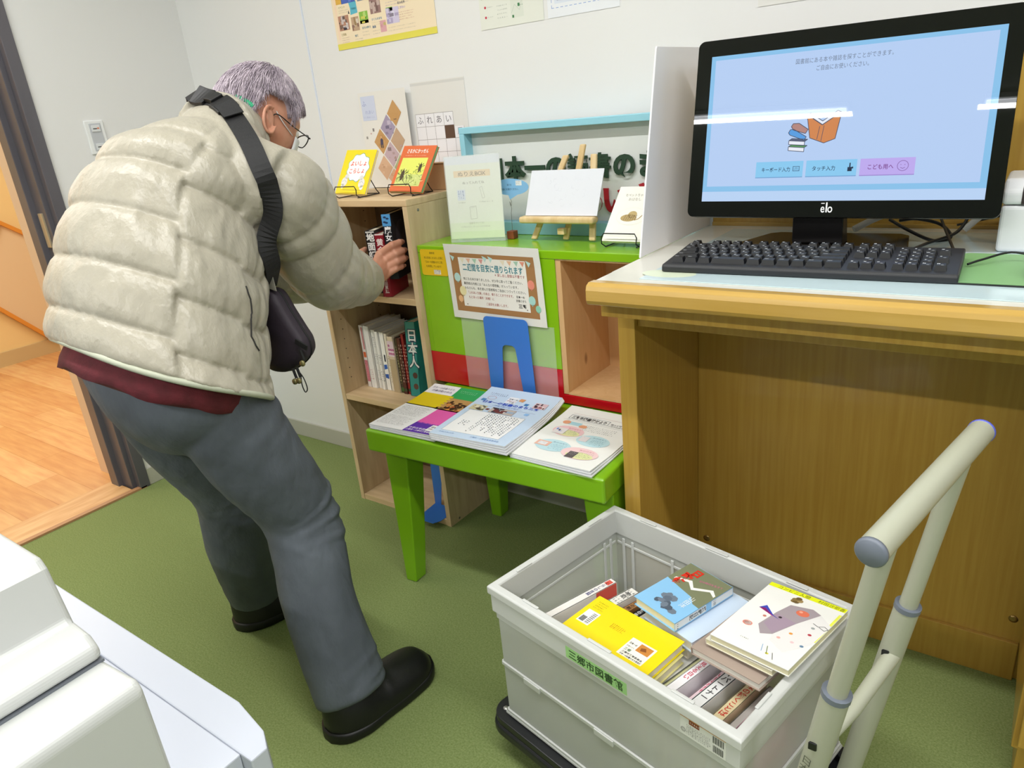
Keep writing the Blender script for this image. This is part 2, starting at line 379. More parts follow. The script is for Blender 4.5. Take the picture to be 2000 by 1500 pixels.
# ================================================================= green and red cabinet standing on the table
m_lime = mat('lime_film', '#86bd12', .22, coat=.3); m_red = mat('red_film', '#c1101f', .2, coat=.3)
def knotty(name):
    m = mat(name, '#d6ab78', .5); nt = m.node_tree; b = nt.nodes['Principled BSDF']
    tc = nt.nodes.new('ShaderNodeTexCoord'); mp = nt.nodes.new('ShaderNodeMapping'); mp.inputs['Scale'].default_value = (12, 12, 1.6)
    n = nt.nodes.new('ShaderNodeTexNoise'); n.inputs['Scale'].default_value = 3; n.inputs['Distortion'].default_value = 1.2
    r = nt.nodes.new('ShaderNodeValToRGB'); r.color_ramp.elements[0].color = lin('#cda06c'); r.color_ramp.elements[1].color = lin('#e2bd8d')
    mp2 = nt.nodes.new('ShaderNodeMapping'); mp2.inputs['Scale'].default_value = (9, 9, 4.5)
    v = nt.nodes.new('ShaderNodeTexVoronoi'); v.inputs['Scale'].default_value = 1.1
    r2 = nt.nodes.new('ShaderNodeValToRGB'); r2.color_ramp.elements[0].color = (1, 1, 1, 1); r2.color_ramp.elements[1].position = .13; r2.color_ramp.elements[1].color = (0, 0, 0, 1); r2.color_ramp.elements[0].position = .07
    mx = nt.nodes.new('ShaderNodeMixRGB'); mx.inputs[2].default_value = lin('#7a4422')
    L = nt.links.new
    L(tc.outputs['Object'], mp.inputs[0]); L(mp.outputs[0], n.inputs['Vector']); L(n.outputs['Fac'], r.inputs[0])
    L(tc.outputs['Object'], mp2.inputs[0]); L(mp2.outputs[0], v.inputs['Vector']); L(v.outputs['Distance'], r2.inputs[0]); L(r2.outputs[0], mx.inputs[0]); L(r.outputs[0], mx.inputs[1]); L(mx.outputs[0], b.inputs['Base Color'])
    return m
m_pine = knotty('knotty_pine')
CX0, CX1, CY0, CY1, CZ0, CZ = -1.474, -.705, 1.548, 1.805, .5245, .948
BX = -1.020
cb = thing('display_cabinet', 'lime green and red cabinet with an open pine bay, standing on the low table', 'cabinet', ((CX0+CX1)/2, (CY0+CY1)/2, CZ0))
MB().box(CX0, CX1, CY0, CY1, CZ-.022, CZ, m_lime).build('top_board', cb, bevel=.002)
MB().box(CX0+.002, CX0+.018, CY0+.02, CY1, CZ0, CZ-.022, m_lime).build('side_panel', cb, bevel=.001)
MB().box(CX1-.018, CX1, CY0, CY1, CZ0, CZ-.022, m_lime).build('side_panel', cb, bevel=.001)
MB().box(CX0+.016, BX+.018, CY0+.001, CY0+.019, .624, CZ-.0225, m_lime).box(CX0, CX0+.0158, CY0+.001, CY0+.019, .624, CZ-.0225, m_lime).build('green_front', cb, bevel=.0008)
MB().box(CX0, BX+.018, CY0+.001, CY0+.019, CZ0+.002, .6235, m_red).build('red_front', cb, bevel=.0008)
MB().box(BX+.018, CX1-.018, CY0+.001, CY1, CZ0+.002, .5515, m_red).build('red_plinth', cb, bevel=.0008)
pb = MB().box(BX+.0185, CX1-.0185, CY1-.016, CY1-.002, .5535, CZ-.0225, m_pine).box(BX+.0185, BX+.034, CY0+.004, CY1-.016, .5535, CZ-.0225, m_pine)
pb.box(BX+.034, CX1-.0185, CY0+.004, CY1-.016, .5525, .5575, m_pine).box(CX1-.034, CX1-.0185, CY0+.004, CY1-.016, .5575, CZ-.0225, m_pine).box(BX+.034, CX1-.034, CY0+.004, CY1-.016, CZ-.026, CZ-.0225, m_pine)
pb.build('pine_bay', cb)
MB().box(-1.335, BX+.004, CY0-.0022, CY0-.0010, .527, .742, mat('clear_film', '#ffffff', .06, alpha=.13, spec=.8)).build('clear_sheet', cb, label='clear glossy film over the lower front')

# ================================================================= desk
m_desk = mottled(mat('desk_wood', '#b8923f', .3, coat=.25), '#b48d3c', '#be9945', 5, (22, 22, .8))
m_desk_x = mottled(mat('desk_edge_wood', '#bf9a4c', .22, coat=.4), '#b99446', '#c6a156', 4, (.7, 10, 10))
m_lam = mat('grey_laminate', '#dcdad0', .22, coat=.2)
DX0, DX1, DY0, DY1, DZ = -.630, 1.15, 1.066, 1.645, 1.0
size(DESK)
dk = thing('counter_desk', 'yellow-brown wooden catalogue desk with a pale laminate top', 'desk', (.25, 1.35, 0))
# rounded front lip as an extruded profile
pf = [(DY0+.10, .962), (DY0+.010, .962), (DY0+.003, .965), (DY0, .972), (DY0, .990), (DY0+.003, .998), (DY0+.012, 1.0025), (DY0+.030, 1.0020), (DY0+.034, 1.0), (DY0+.10, 1.0)]
MB().prism([(DX0, y, z) for y, z in pf], (DX1-DX0, 0, 0), m_desk_x).build('front_lip', dk, bevel=.0015)
MB().box(DX0, DX1, DY0+.1, DY1, .965, 1.0, m_lam).box(DX0+.002, DX1, DY0+.034, DY0+.1, .9995, 1.0003, m_lam).build('desktop', dk)
MB().box(-.628, 1.1, 1.115, 1.133, .930, .9645, m_desk).build('rail', dk, bevel=.001)
MB().box(-.622, DX1, 1.6505, 1.668, .60, 1.338, m_desk).box(-.622, DX1, 1.646, 1.6505, .998, 1.008, m_desk_x).build('riser_panel', dk, bevel=.001)
size(FURN)
MB().box(-.6885, -.6500, 1.29, 1.65, 0, .925, m_desk).build('side_panel', dk, bevel=.0015)
MB().box(-.649, .0875, 1.302, 1.320, .854, .887, m_desk).build('rail', dk, bevel=.001)
MB().box(-.649, .0875, 1.309, 1.320, .8875, .925, m_desk).build('rail', dk, bevel=.001)
MB().box(-.6499, .115, 1.632, 1.650, .0, .925, m_desk).build('back_panel', dk, bevel=.0015)
MB().box(-.6495, .0875, 1.622, 1.6318, 0, .10, m_desk).build('kick_board', dk, bevel=.0015)
for x, z in ((-.625, .155), (.07, .157)):
    MB().lathe((x, 1.632, z), [(.0001, .0), (.009, .0), (.009, .001), (.003, .0018), (.0001, .001)], mat('steel_cam', '#a98c58', .3, .8), 16, (0, -1, 0)).build('screw', dk)
dr = MB().box(.088, .66, 1.30, 1.62, .11, .925, m_desk).box(.100, .64, 1.33, 1.62, 0, .1099, m_desk)
dr.build('drawer_unit', dk, bevel=.002)
for z0, z1 in ((.13, .52), (.53, .74), (.75, .92)):
    d_ = MB().box(.096, .655, 1.282, 1.2995, z0, z1, m_desk); dd = d_.build('drawer', dk, bevel=.002)
    MB().box(.28, .42, 1.2695, 1.2815, (z0+z1)/2-.006, (z0+z1)/2+.006, mat('bronze_pull', '#5b4326', .4, .6)).build('handle', dd, bevel=.003)
size(DESK)

# vinyl mat on the desk
m_vin = mat('pale_vinyl', '#cfe4ea', .12, coat=.5, spec=.6)
vm = MB().box(-.555, .9, 1.125, 1.60, 1.0006, 1.0018, m_vin)
m_vp = ink('#dfe9cf', .2); vm.prism([(-.52+.05*cos(k*pi/8), 1.17+.028*sin(k*pi/8), 1.00185) for k in range(16)], (0, 0, .00005), m_vp)
tag(vm.build('desk_mat', loc=(.15, 1.36, 1.0), bevel=.0005), 'pale blue glossy vinyl mat lying under the keyboard', 'desk mat')

# white screen board
wp = MB(); pts = [(-.630, 1.276, 1.002), (-.630, 1.367, 1.376), (-.630, 1.37, 1.380), (-.630, 1.60, 1.380), (-.630, 1.644, 1.002)]
wp.prism([(x+.0005, y, z) for x, y, z in pts], (.004, 0, 0), mat('white_board', '#eceaec', .35))
tag(wp.build('divider_board', loc=(-.63, 1.45, 1.0), bevel=.0015), 'white slanted divider board standing at the left end of the desk', 'divider')

# ================================================================= monitor
m_blk = mat('black_plastic', '#16171a', .32, bump=(900, .15, .0003)); m_gl = mat('black_glass', '#060708', .012, spec=.5)
O = Vector((-.565, 1.361, 1.068)); U = Vector((.51, .022, -.003)).normalized(); V = Vector((-.004, .072, .311)).normalized(); N = U.cross(V)
mo = thing('monitor', 'black widescreen touch monitor with a pale blue search page, on the desk', 'monitor', (-.31, 1.47, 1.002))
def rr(w, h, r, n=6):
    out = []
    for cx, cy, a in ((w-r, r, -pi/2), (w-r, h-r, 0), (r, h-r, pi/2), (r, r, pi)):
        out += [(cx+r*cos(a+k*pi/2/n), cy+r*sin(a+k*pi/2/n)) for k in range(n+1)]
    return out
W_, H_ = .512, .320
cs = MB(); cs.prism([O+U*a+V*b-N*.003 for a, b in rr(W_, H_, .012)], -N*.024, m_blk)
cs.prism([O+U*(a*.86+.036)+V*(b*.80+.03)-N*.026 for a, b in rr(W_, H_, .03)], -N*.022, m_blk)
cs.build('housing', mo, bevel=.003, seg=3)
MB().prism([O+U*a+V*b-N*.003 for a, b in rr(W_, H_, .012)], N*.003, m_gl).build('bezel_glass', mo, bevel=.0006)
lg = Sheet(O, U, V, step=.0002); lg.lay(.0003)
lg.text('e', .2425, .0065, .0215, '#e9eaec', w=.0095, bold=.012, res=6); lg.rect(.2522, .2548, .0090, .0262, '#e9eaec'); lg.text('o', .2545, .0065, .0215, '#e9eaec', w=.0100, bold=.012, res=6); lg.rect(.2442, .2500, .0238, .0252, '#e9eaec')
lg.mb.build('maker_mark', mo)
S = Sheet(O, U, V, step=.00006); S.mk = lambda c: c if not isinstance(c, str) else glow(c); S.lay(.0002)
S.rect(.027, .488, .029, .291, '#bcd5fb')
S.lay(); S.rect(.027, .488, .2835, .291, '#8fc8f2'); S.rect(.027, .035, .047, .2835, '#8fc8f2'); S.rect(.478, .488, .047, .2835, '#8fc8f2'); S.rect(.027, .488, .047, .0565, '#8fc8f2'); S.rect(.027, .488, .029, .0465, '#c0dafc')
S.lay(); S.text('図書館にある本や雑誌を探すことができます。', .178, .2625, .0098, '#717c92', w=.160); S.text('ご自由にお使いください。', .213, .2490, .0098, '#717c92', w=.089)
for a, b, c, t in ((.125, .2075, '#8fd0f8', 'キーボード入力'), (.2125, .2955, '#8fd0f8', 'タッチ入力'), (.3005, .384, '#c4b0f6', 'こども用へ')):
    S.rect(a, b, .0715, .0985, c); S.rect(a, b, .0700, .0715, '#78a8d8' if c != '#c4b0f6' else '#a48fd8')
S.lay(); S.text('キーボード入力', .135, .0800, .0092, '#2d3d5a', w=.051, bold=.01); S.text('タッチ入力', .2225, .0800, .0092, '#2d3d5a', w=.039, bold=.01); S.text('こども用へ', .3115, .0800, .0095, '#7a2f86', w=.041, bold=.01)
S.frame(.190, .2015, .081, .0895, .0009, '#3e5575'); S.rect(.1915, .1995, .0842, .0848, '#3e5575'); S.rect(.1935, .1985, .0862, .0868, '#3e5575')
S.rect(.281, .288, .0785, .0855, '#26354e'); S.rect(.2835, .2855, .0855, .0925, '#26354e'); S.rect(.288, .290, .083, .086, '#26354e')
for k in range(24):
    a0, a1 = 2*pi*k/24, 2*pi*(k+1)/24; S.line(.366+.0082*cos(a0), .0853+.0082*sin(a0), .366+.0082*cos(a1), .0853+.0082*sin(a1), .0007, '#7a4b96')
S.curve([(.3625, .0825), (.366, .0808), (.3695, .0825)], .0007, '#7a4b96'); S.rect(.3625, .3635, .0865, .0875, '#7a4b96'); S.rect(.3685, .3695, .0865, .0875, '#7a4b96')
# the open orange book and the pile of books drawn on the page
ol = '#4a4f66'
def outl(pts, c, t=.0011):
    S.poly(pts, c); w0 = S.w; S.lay(.00003); S.curve(pts+[pts[0]], t, ol); S.w = w0
for i, (y, c, c2) in enumerate(((.117, '#f2f5ff', '#5f9a62'), (.1275, '#f2f5ff', '#5d6580'))):
    outl([(.179, y+.0065), (.179, y), (.206, y-.003), (.206, y+.004)], c); outl([(.179, y+.0065), (.184, y+.0100), (.211, y+.0075), (.206, y+.004)], c2)
outl([(.177, .1475), (.180, .1435), (.205, .1335), (.208, .1395), (.186, .1530), (.180, .1530)], '#5da2e8')
outl([(.181, .158), (.185, .152), (.206, .145), (.210, .152), (.194, .163), (.184, .163)], '#b98b83'); S.lay(.0001)
outl([(.207, .172), (.207, .176), (.233, .158), (.262, .178), (.262, .174), (.256, .134), (.238, .1275), (.214, .137)], '#d98b55'); S.lay(.00008)
outl([(.208, .176), (.212, .179), (.233, .1645), (.256, .1805), (.262, .178), (.233, .1585)], '#eef3ff')
S.lay(.00004); S.line(.229, .156, .226, .134, .0009, ol); S.line(.236, .157, .233, .131, .0009, ol)
S.mb.build('screen', mo)
nk = MB(); m_st = mat('stand_metal', '#2c2a2b', .28, .6)
nx0, nx1 = -.376, -.288
nk.prism([(nx0, 1.400, 1.14), (nx0, 1.412, 1.145), (nx0, 1.445, 1.02), (nx0, 1.450, 1.010), (nx0, 1.41, 1.010), (nx0, 1.402, 1.016)], (nx1-nx0, 0, 0), m_st)
nk.build('neck', mo, bevel=.003, seg=3)
bp_ = [(-.505, 1.335), (-.17, 1.345), (-.175, 1.36), (-.195, 1.515), (-.21, 1.53), (-.43, 1.525), (-.448, 1.512), (-.495, 1.36)]
MB().prism([(x, y, 1.002) for x, y in bp_], (0, 0, .009), mat('stand_base', '#35302c', .16, .35)).build('base', mo, bevel=.002)

# ================================================================= keyboard
KO = Vector((-.537, 1.177, 1.0025)); KU = Vector((.9992, .04, 0)); KV = Vector((-.04, .9992, 0)); KZ = Vector((0, 0, 1)); KL, KD = .452, .150
m_key = mat('key_plastic', '#141519', .38); m_keyb = mat('keyboard_shell', '#25262a', .45)
kb = thing('keyboard', 'black full-size keyboard lying on the desk before the monitor', 'keyboard', tuple(KO+KU*.22+KV*.07))
def KP(u, v, z): return KO+KU*u+KV*v+KZ*z
pr_ = [(0, 0), (0, .010), (.004, .0135), (.140, .0235), (.150, .022), (.150, .004), (.10, 0)]
MB().prism([KP(0, v, z) for v, z in pr_], KU*KL, m_keyb).build('shell', kb, bevel=.003, seg=3)
K = .0190; rows = []
main = [[(i*1.0, 1.0) for i in range(13)]+[(13, 2.0)], [(0, 1.5)]+[(1.5+i, 1) for i in range(12)]+[(13.5, 1.5)], [(0, 1.75)]+[(1.75+i, 1) for i in range(11)]+[(12.75, 2.25)],
        [(0, 2.25)]+[(2.25+i, 1) for i in range(10)]+[(12.25, 2.75)], [(0, 1.25), (1.25, 1.25), (2.5, 1.25), (3.75, 3.2), (6.95, 1.3), (8.25, 1.3), (9.55, 1.25), (10.8, 1.2), (12.0, 1.5), (13.5, 1.5)]]
keys = []
for r, row in enumerate(main):
    v = .016+(4-r)*K; keys += [(u, v, w) for u, w in row]; 
    if r < 2: keys += [(15.3+i, v, 1) for i in range(3)]
    if r == 3: keys.append((16.3, v, 1))
    if r == 4: keys += [(15.3+i, v, 1) for i in range(3)]
    keys += [(18.6+i, v, 1) for i in range(3)]+([(21.6, v, 1)] if r in (0, 2, 4) else [])
keys += [(u, .016+5.3*K, 1) for u in (0, 2, 3, 4, 5, 6.5, 7.5, 8.5, 9.5, 11, 12, 13, 14, 15.3, 16.3, 17.3)]
keys.sort(key=lambda k: k[1])
sheetm = '#d8dade'
letters = iter('ZXCVBNMASDFGHJKLQWERTYUIOP1234567890'*4)
kmesh = {}; rest = MB()
for i, (u, v, w) in enumerate(keys):
    k0 = (round(w, 2)); x0 = .012+u*.0188; ww = w*.0188-.0012; zb = .0115+v*.075
    def kgeo(mb, P):
        a = [(0, 0, 0), (ww, 0, 0), (ww, .0172, 0), (0, .0172, 0)]; b = [(.0026, .0030, .0098), (ww-.0026, .0030, .0098), (ww-.0026, .0148, .0108), (.0026, .0148, .0108)]
        mb.rings([[P(*p) for p in a], [P(*p) for p in b]], m_key, smooth=False)
        sh = Sheet(P(.0040, .009, .01055), P(1, 0, 0)-P(0, 0, 0), P(0, 1, .07)-P(0, 0, 0), mb=mb, step=.0002)
        ch = next(letters) if w == 1 else ''
        if ch: sh.text(ch, 0, 0, .0052, sheetm, bold=.05)
        else: sh.rect(0, min(.007, ww*.4), .001, .0022, sheetm)
        if w == 1: sh.rect(.005, .0085, -.005, -.0038, sheetm); 
    if i < 100:
        mb = MB(); kgeo(mb, lambda a, b, c: KP(x0+a, v+b, zb+c)); o = mb.build('key', kb)
    else: kgeo(rest, lambda a, b, c: KP(x0+a, v+b, zb+c))
ro = rest.build('key', kb); ro['kind'] = 'stuff'

# ================================================================= mouse, mouse pad, small printer, cables
mp_ = MB(); mp_.prism([(x, y, 1.0025) for x, y in [(-.098+a, 1.197+b) for a, b in rr(.20, .205, .012)]], (0, 0, .002), ink('#20221f')); mp_.prism([(x, y, 1.0046) for x, y in [(-.0975+a, 1.1975+b) for a, b in rr(.199, .204, .012)]], (0, 0, .0006), mat('pad_green', '#7fae74', .5))
tag(mp_.build('mouse_pad', loc=(0, 1.3, 1.002)), 'plain green mouse pad with a dark underside at the right edge', 'mouse pad')
ms = thing('mouse', 'black computer mouse on the green mouse pad', 'mouse', (.022, 1.265, 1.0055))
rs = []
for k in range(13):
    t = k/12; y = 1.215+t*.10; w = .030*sqrt(max(1-((t-.5)/.505)**2, 0.004))**.7; h = .034*sqrt(max(1-((t-.45)/.56)**2, .004))
    rs.append([(.022+w*cos(a)*1.0, y, 1.0055+max(0, sin(a))*h) for a in [2*pi*j/20 for j in range(20)]])
MB().rings(rs, mat('mouse_plastic', '#121316', .25, coat=.2)).build('body', ms)
MB().box(.0195, .0245, 1.283, 1.300, 1.024, 1.0325, mat('wheel_rubber', '#3c3d40', .6)).build('wheel', ms, bevel=.002)
MB().tube(catmull([(.022, 1.313, 1.012), (.01, 1.335, 1.014), (-.03, 1.345, 1.02), (-.065, 1.315, 1.014), (-.083, 1.295, 1.010)], 8), .0018, m_blk, 8).build('cord', ms)
rp = thing('receipt_printer', 'small white receipt printer with a dark window at the right edge of the desk', 'printer', (.01, 1.5, 1.002))
m_rp = mat('printer_white', '#e6e7ea', .35)
MB().box(-.056, .085, 1.430, 1.575, 1.002, 1.077, m_rp).build('body', rp, bevel=.006, seg=3)
b_ = MB(); b_.prism([(-.056, 1.430, 1.0785), (-.056, 1.430, 1.100), (-.056, 1.448, 1.118), (-.056, 1.56, 1.118), (-.056, 1.575, 1.10), (-.056, 1.575, 1.0785)], (.141, 0, 0), m_rp)
b_.build('lid', rp, bevel=.006, seg=3)
MB().prism([(-.030, 1.4292, 1.080), (-.030, 1.4292, 1.0995), (-.030, 1.4475, 1.1172), (-.030, 1.485, 1.1188), (-.030, 1.485, 1.116), (-.030, 1.445, 1.112), (-.030, 1.433, 1.098), (-.030, 1.433, 1.08)], (.09, 0, 0), mat('smoked_window', '#3a3332', .15)).build('window', rp)
m_cab = mat('cable_black', '#141415', .45); m_cabg = mat('cable_grey', '#b9b6ae', .5)
def cable(pts, r, m, lab): tag(MB().tube(catmull(pts, 8), r, m, 8).build('cable', loc=pts[0]), lab, 'cable', None)
cable([(-.300, 1.56, 1.012), (-.265, 1.585, 1.030), (-.225, 1.59, 1.045), (-.18, 1.60, 1.052), (-.145, 1.605, 1.03)], .0065, m_cabg, 'thick grey cable rising behind the monitor stand')
cable([(-.22, 1.56, 1.03), (-.19, 1.55, 1.035), (-.15, 1.55, 1.025), (-.13, 1.53, 1.006), (-.155, 1.50, 1.005), (-.20, 1.52, 1.02), (-.235, 1.545, 1.034)], .003, m_cab, 'black cable looping beside the monitor stand')
cable([(-.175, 1.36, 1.0135), (-.155, 1.43, 1.014), (-.12, 1.50, 1.020), (-.105, 1.54, 1.045)], .0028, m_cab, 'black cable curving up from behind the keyboard')
cable([(-.105, 1.35, 1.013), (-.125, 1.45, 1.018), (-.152, 1.54, 1.045), (-.155, 1.56, 1.07)], .0025, m_cab, 'thin brown-black cable hanging from the monitor to the keyboard')
cable([(-.13, 1.62, 1.012), (-.085, 1.63, 1.022), (-.03, 1.635, 1.036), (.02, 1.64, 1.05)], .0022, m_cab, 'thin black cable running right behind the printer')
cable([(-.115, 1.59, 1.008), (-.095, 1.595, 1.03), (-.065, 1.60, 1.06), (-.03, 1.605, 1.09)], .006, mat('cable_white', '#e4e4e2', .4), 'short white cable rising behind the white printer')

size(FURN)
# ================================================================= books: cover + pages (+ printing on the cover)
def book(label, O, T, Hd, Wd, t, h, w, col, group=None, page='#e8e1cc', pr=None, rough=.4, spine=None, cat='book', name='book', group_only=False):
    O = Vector(O); T = Vector(T).normalized(); Hd = Vector(Hd).normalized(); Wd = Vector(Wd).normalized()
    th = thing(name, label, cat, tuple(O), group); m = ink(col, rough) if isinstance(col, str) else col; ms = ink(spine, rough) if spine else m
    c = MB(); k = .0012 if t < .02 else .002
    c.obox(O, T*k, Hd*h, Wd*w, m); c.obox(O+T*(t-k), T*k, Hd*h, Wd*w, m); c.obox(O+T*k*.2, T*(t-k*.4), Hd*h, Wd*k, ms)
    if pr:
        pr(Sheet(O+T*t, Wd, Hd, mb=c).lay(), Sheet(O, T, Hd, mb=c).lay(), Sheet(O+Wd*w, -Wd, Hd, mb=c).lay())
    c.build('cover', th)
    p = MB(); e = .003 if t > .012 else .001
    p.obox(O+T*k*1.02+Hd*e+Wd*k*1.05, T*(t-2.04*k), Hd*(h-2*e), Wd*(w-e-k), ink(page)); p.build('pages', th)
    return th
X, Y, Z = Vector((1, 0, 0)), Vector((0, 1, 0)), Vector((0, 0, 1))

HT = Vector((cos(radians(20)), sin(radians(20)), 0)); HW = Vector((-sin(radians(20)), cos(radians(20)), 0))
# the three held books, spines towards us
def pr_black(f, s, b):
    s.rect(.002, .030, .186, .190, '#d9d9d6'); s.lay(); s.text('地面師たち', .0025, .186, .0270, '#f0efec', vert=True, bold=.03, res=3); s.text('新庄耕', .008, .045, .012, '#c8c8c8', vert=True)
def pr_red(f, s, b):
    s.rect(.001, .029, .189, .193, '#e7d9d6'); s.lay(); s.text('黄金比の縁', .0035, .180, .0235, '#f4e9e6', vert=True, bold=.02, res=3); s.text('石田夏穂', .009, .060, .012, '#f0e3e0', vert=True, bold=.01); s.rect(.008, .022, .012, .0135, '#f0e3e0')
def pr_blue(f, s, b):
    s.rect(0, .028, 0, .13, '#11161e'); s.rect(0, .028, .16, .195, '#4f97cf'); s.lay()
    for u, v in ((.010, .186), (.018, .182), (.014, .170), (.008, .172)): s.ell(u, v, .005, .003, '#16345c')
    s.text('魔女の原罪', .0035, .160, .0225, '#f3f4f6', vert=True, bold=.025, res=3)
    f.rect(.004, .12, .02, .19, '#2c2b2e'); f.lay(); f.ell(.06, .12, .035, .05, '#45424a'); f.ell(.07, .14, .018, .03, '#5d5458')
book('black hardback, leftmost of the three the person holds', (-1.6500, 1.518, .800), HT, Z, HW, .0315, .192, .130, '#141416', 'books held by the person', pr=pr_black)
book('dark red hardback, middle of the three the person holds', Vector((-1.6500, 1.515, .789))+HT*.0320, HT, Z, HW, .0295, .193, .130, '#8c1428', 'books held by the person', pr=pr_red)
book('blue-topped dark hardback, rightmost and highest of the three held', Vector((-1.6500, 1.518, .843))+HT*.0620, HT, Z, HW, .0275, .195, .130, '#1d2027', 'books held by the person', pr=pr_blue)

# books standing on the middle shelf
def mk(fn): return fn
def p_pink(f, s, b): s.rect(.002, .017, .02, .10, '#e58b96'); s.rect(.003, .016, .11, .13, '#d9683a'); s.rect(.009, .016, .14, .22, '#c47d80'); s.scribble(.003, .016, .02, .1, 9, '#f5e5e0', .007)
def p_white(c='#8a8f98', n=3):
    def g(f, s, b):
        for k in range(n): s.scribble(.006, .016, .03+.06*k, .07+.06*k, 5, c, .006, seed=k)
    return g
def p_shapes(f, s, b): s.poly([(.004, .075), (.020, .080), (.018, .095), (.004, .093)], '#2f62b8'); s.poly([(.004, .045), (.019, .042), (.020, .060), (.003, .058)], '#2a58a8'); s.rect(.010, .017, .105, .130, '#3a3f48')
def p_flower(f, s, b): s.rect(0, .028, .13, .185, '#e3cdd6'); s.lay(); [s.ell(.006+.009*(k % 3), .140+.014*(k//3), .0045, .0045, '#b5668f', lob=5, la=.25) for k in range(7)]; s.rect(0, .028, 0, .12, '#b9a684')
def p_dark(f, s, b): s.scribble(.003, .013, .03, .17, 14, '#c8c08a', .008, seed=4); s.rect(.002, .014, .005, .02, '#3c6b33')
def p_dred(f, s, b): s.scribble(.004, .016, .04, .18, 12, '#d8c0b0', .008, seed=6); s.rect(.002, .016, .01, .02, '#2e4a2a')
def p_teal(f, s, b):
    s.text('日本人', .006, .240, .046, '#143a55', vert=True, bold=.09, res=3); s.lay(); s.text('日本人', .006, .240, .046, '#e9efee', vert=True, bold=.02, res=3); s.ell(.028, .075, .011, .011, '#50342e'); s.ell(.028, .035, .011, .011, '#5c3f35')
G = 'books standing on the middle shelf'
x = -1.868
for lab, t, h, w, c, pr in (('pale book with a pink and orange printed spine, leftmost on the middle shelf', .019, .226, .15, '#e9e0da', p_pink),
    ('thick plain white book second from the left on the middle shelf', .030, .226, .16, '#eeebe6', p_white('#b66', 1)),
    ('white book third from the left on the middle shelf', .022, .214, .15, '#e8e6e0', p_white()),
    ('slim white book fourth from the left on the middle shelf', .015, .212, .15, '#efeee9', p_white('#555a66', 2)),
    ('white book with two blue shapes on its spine', .024, .210, .15, '#f1f0ea', p_shapes),
    ('cream book just right of the one with blue shapes', .014, .208, .15, '#e0d8c6', p_white('#9a7f6a', 2)),
    ('tan book with pink flowers at the top of its spine', .029, .200, .15, '#d9cbb0', p_flower),
    ('dark green book with small pale lettering on the middle shelf', .016, .196, .14, '#3d3524', p_dark),
    ('dark brown-red book left of the bright red one', .015, .200, .14, '#4e2420', p_dred),
    ('slim red book against the tall teal book', .013, .214, .14, '#8f1f22', p_dred)):
    book(lab, (x, 1.620+random.uniform(-.004, .006), .4205), X, Z, Y, t, h, w, c, G, pr=pr); x += t+.0012
an = radians(-4)
book('tall thick teal book with large pale characters, rightmost on the middle shelf', (x+.004, 1.612, .4210), (cos(an), 0, -sin(an)), (sin(an)*-1, 0, cos(an)), Y, .045, .262, .17, '#1f8f8c', G, pr=p_teal)

# wire stands and the books on them
m_wire = mat('black_wire', '#17171a', .35, .3)
def wire_stand(label, c, w, zb, dpth=.085, hb=.075):
    """front U loop, two feet, two legs behind"""
    cx, cy = c; t = thing('wire_book_stand', label, 'book stand', (cx, cy, zb), 'black wire book stands'); m = MB()
    m.tube([(cx-w/2, cy-.012, zb+.0017), (cx-w/2-.008, cy-.018, zb+.010), (cx-w/2-.008, cy-.018, zb+.026), (cx-w/2, cy-.020, zb+.036), (cx+w/2, cy-.020, zb+.036), (cx+w/2+.004, cy-.018, zb+.026), (cx+w/2+.002, cy-.018, zb+.010), (cx+w/2+.012, cy-.012, zb+.0017)], .0015, m_wire, 8)
    m.build('front_loop', t); m = MB()
    for s in (-1, 1): m.tube([(cx+s*w/2, cy-.012, zb+.0017), (cx+s*w*.45, cy+dpth, zb+.0017)], .0015, m_wire, 8)
    m.tube([(cx-w*.45, cy+dpth, zb+.0017), (cx+w*.45, cy+dpth, zb+.0017)], .0015, m_wire, 8); m.build('base_wire', t); m = MB()
    m.tube([(cx-w*.4, cy+.045, zb+hb), (cx-w*.42, cy+dpth*.9, zb+.014), (cx-w*.45, cy+dpth, zb+.0017)], .0015, m_wire, 8); m.tube([(cx+w*.4, cy+.045, zb+hb), (cx+w*.42, cy+dpth*.9, zb+.014), (cx+w*.45, cy+dpth, zb+.0017)], .0015, m_wire, 8)
    m.tube([(cx-w*.4, cy+.045, zb+hb), (cx+w*.4, cy+.045, zb+hb)], .0015, m_wire, 8); m.build('back_support', t)
wire_stand('black wire stand under the yellow picture book', (-1.752, 1.580), .085, 1.0815)
wire_stand('black wire stand under the orange picture book', (-1.548, 1.606), .080, 1.0815)
wire_stand('black wire stand under the white picture book on the green cabinet', (-.842, 1.622), .085, .9485)
def p_yellow(f, s, b):
    f.ell(.072, .088, .047, .047, '#5f9f86', 44, lob=9, la=.07); f.lay(); f.ell(.072, .088, .045, .045, '#fdfcf6', 44, lob=9, la=.07); f.lay()
    f.text('よいしょ', .034, .092, .0195, '#e0402f', w=.074, bold=.02, rot=.02); f.text('こらしょ', .036, .066, .0195, '#e0402f', w=.070, bold=.02, rot=.04)
    for cx, cy, k in ((.028, .040, 1), (.105, .036, -1)):
        f.ell(cx, cy, .013, .016, '#e7e5e2'); f.ell(cx+k*.006, cy+.018, .009, .008, '#dcdad8'); f.ell(cx-k*.004, cy-.015, .007, .008, '#f2efe9'); f.curve([(cx-.01, cy), (cx, cy+.006), (cx+.01, cy-.002)], .0008, '#77756f')
    f.rect(.03, .11, .012, .0135, '#b9a13a')
U_, V_ = Vector((.134, 0, -.004)).normalized(), Vector((-.004, .085, .124)).normalized(); T_ = U_.cross(V_)
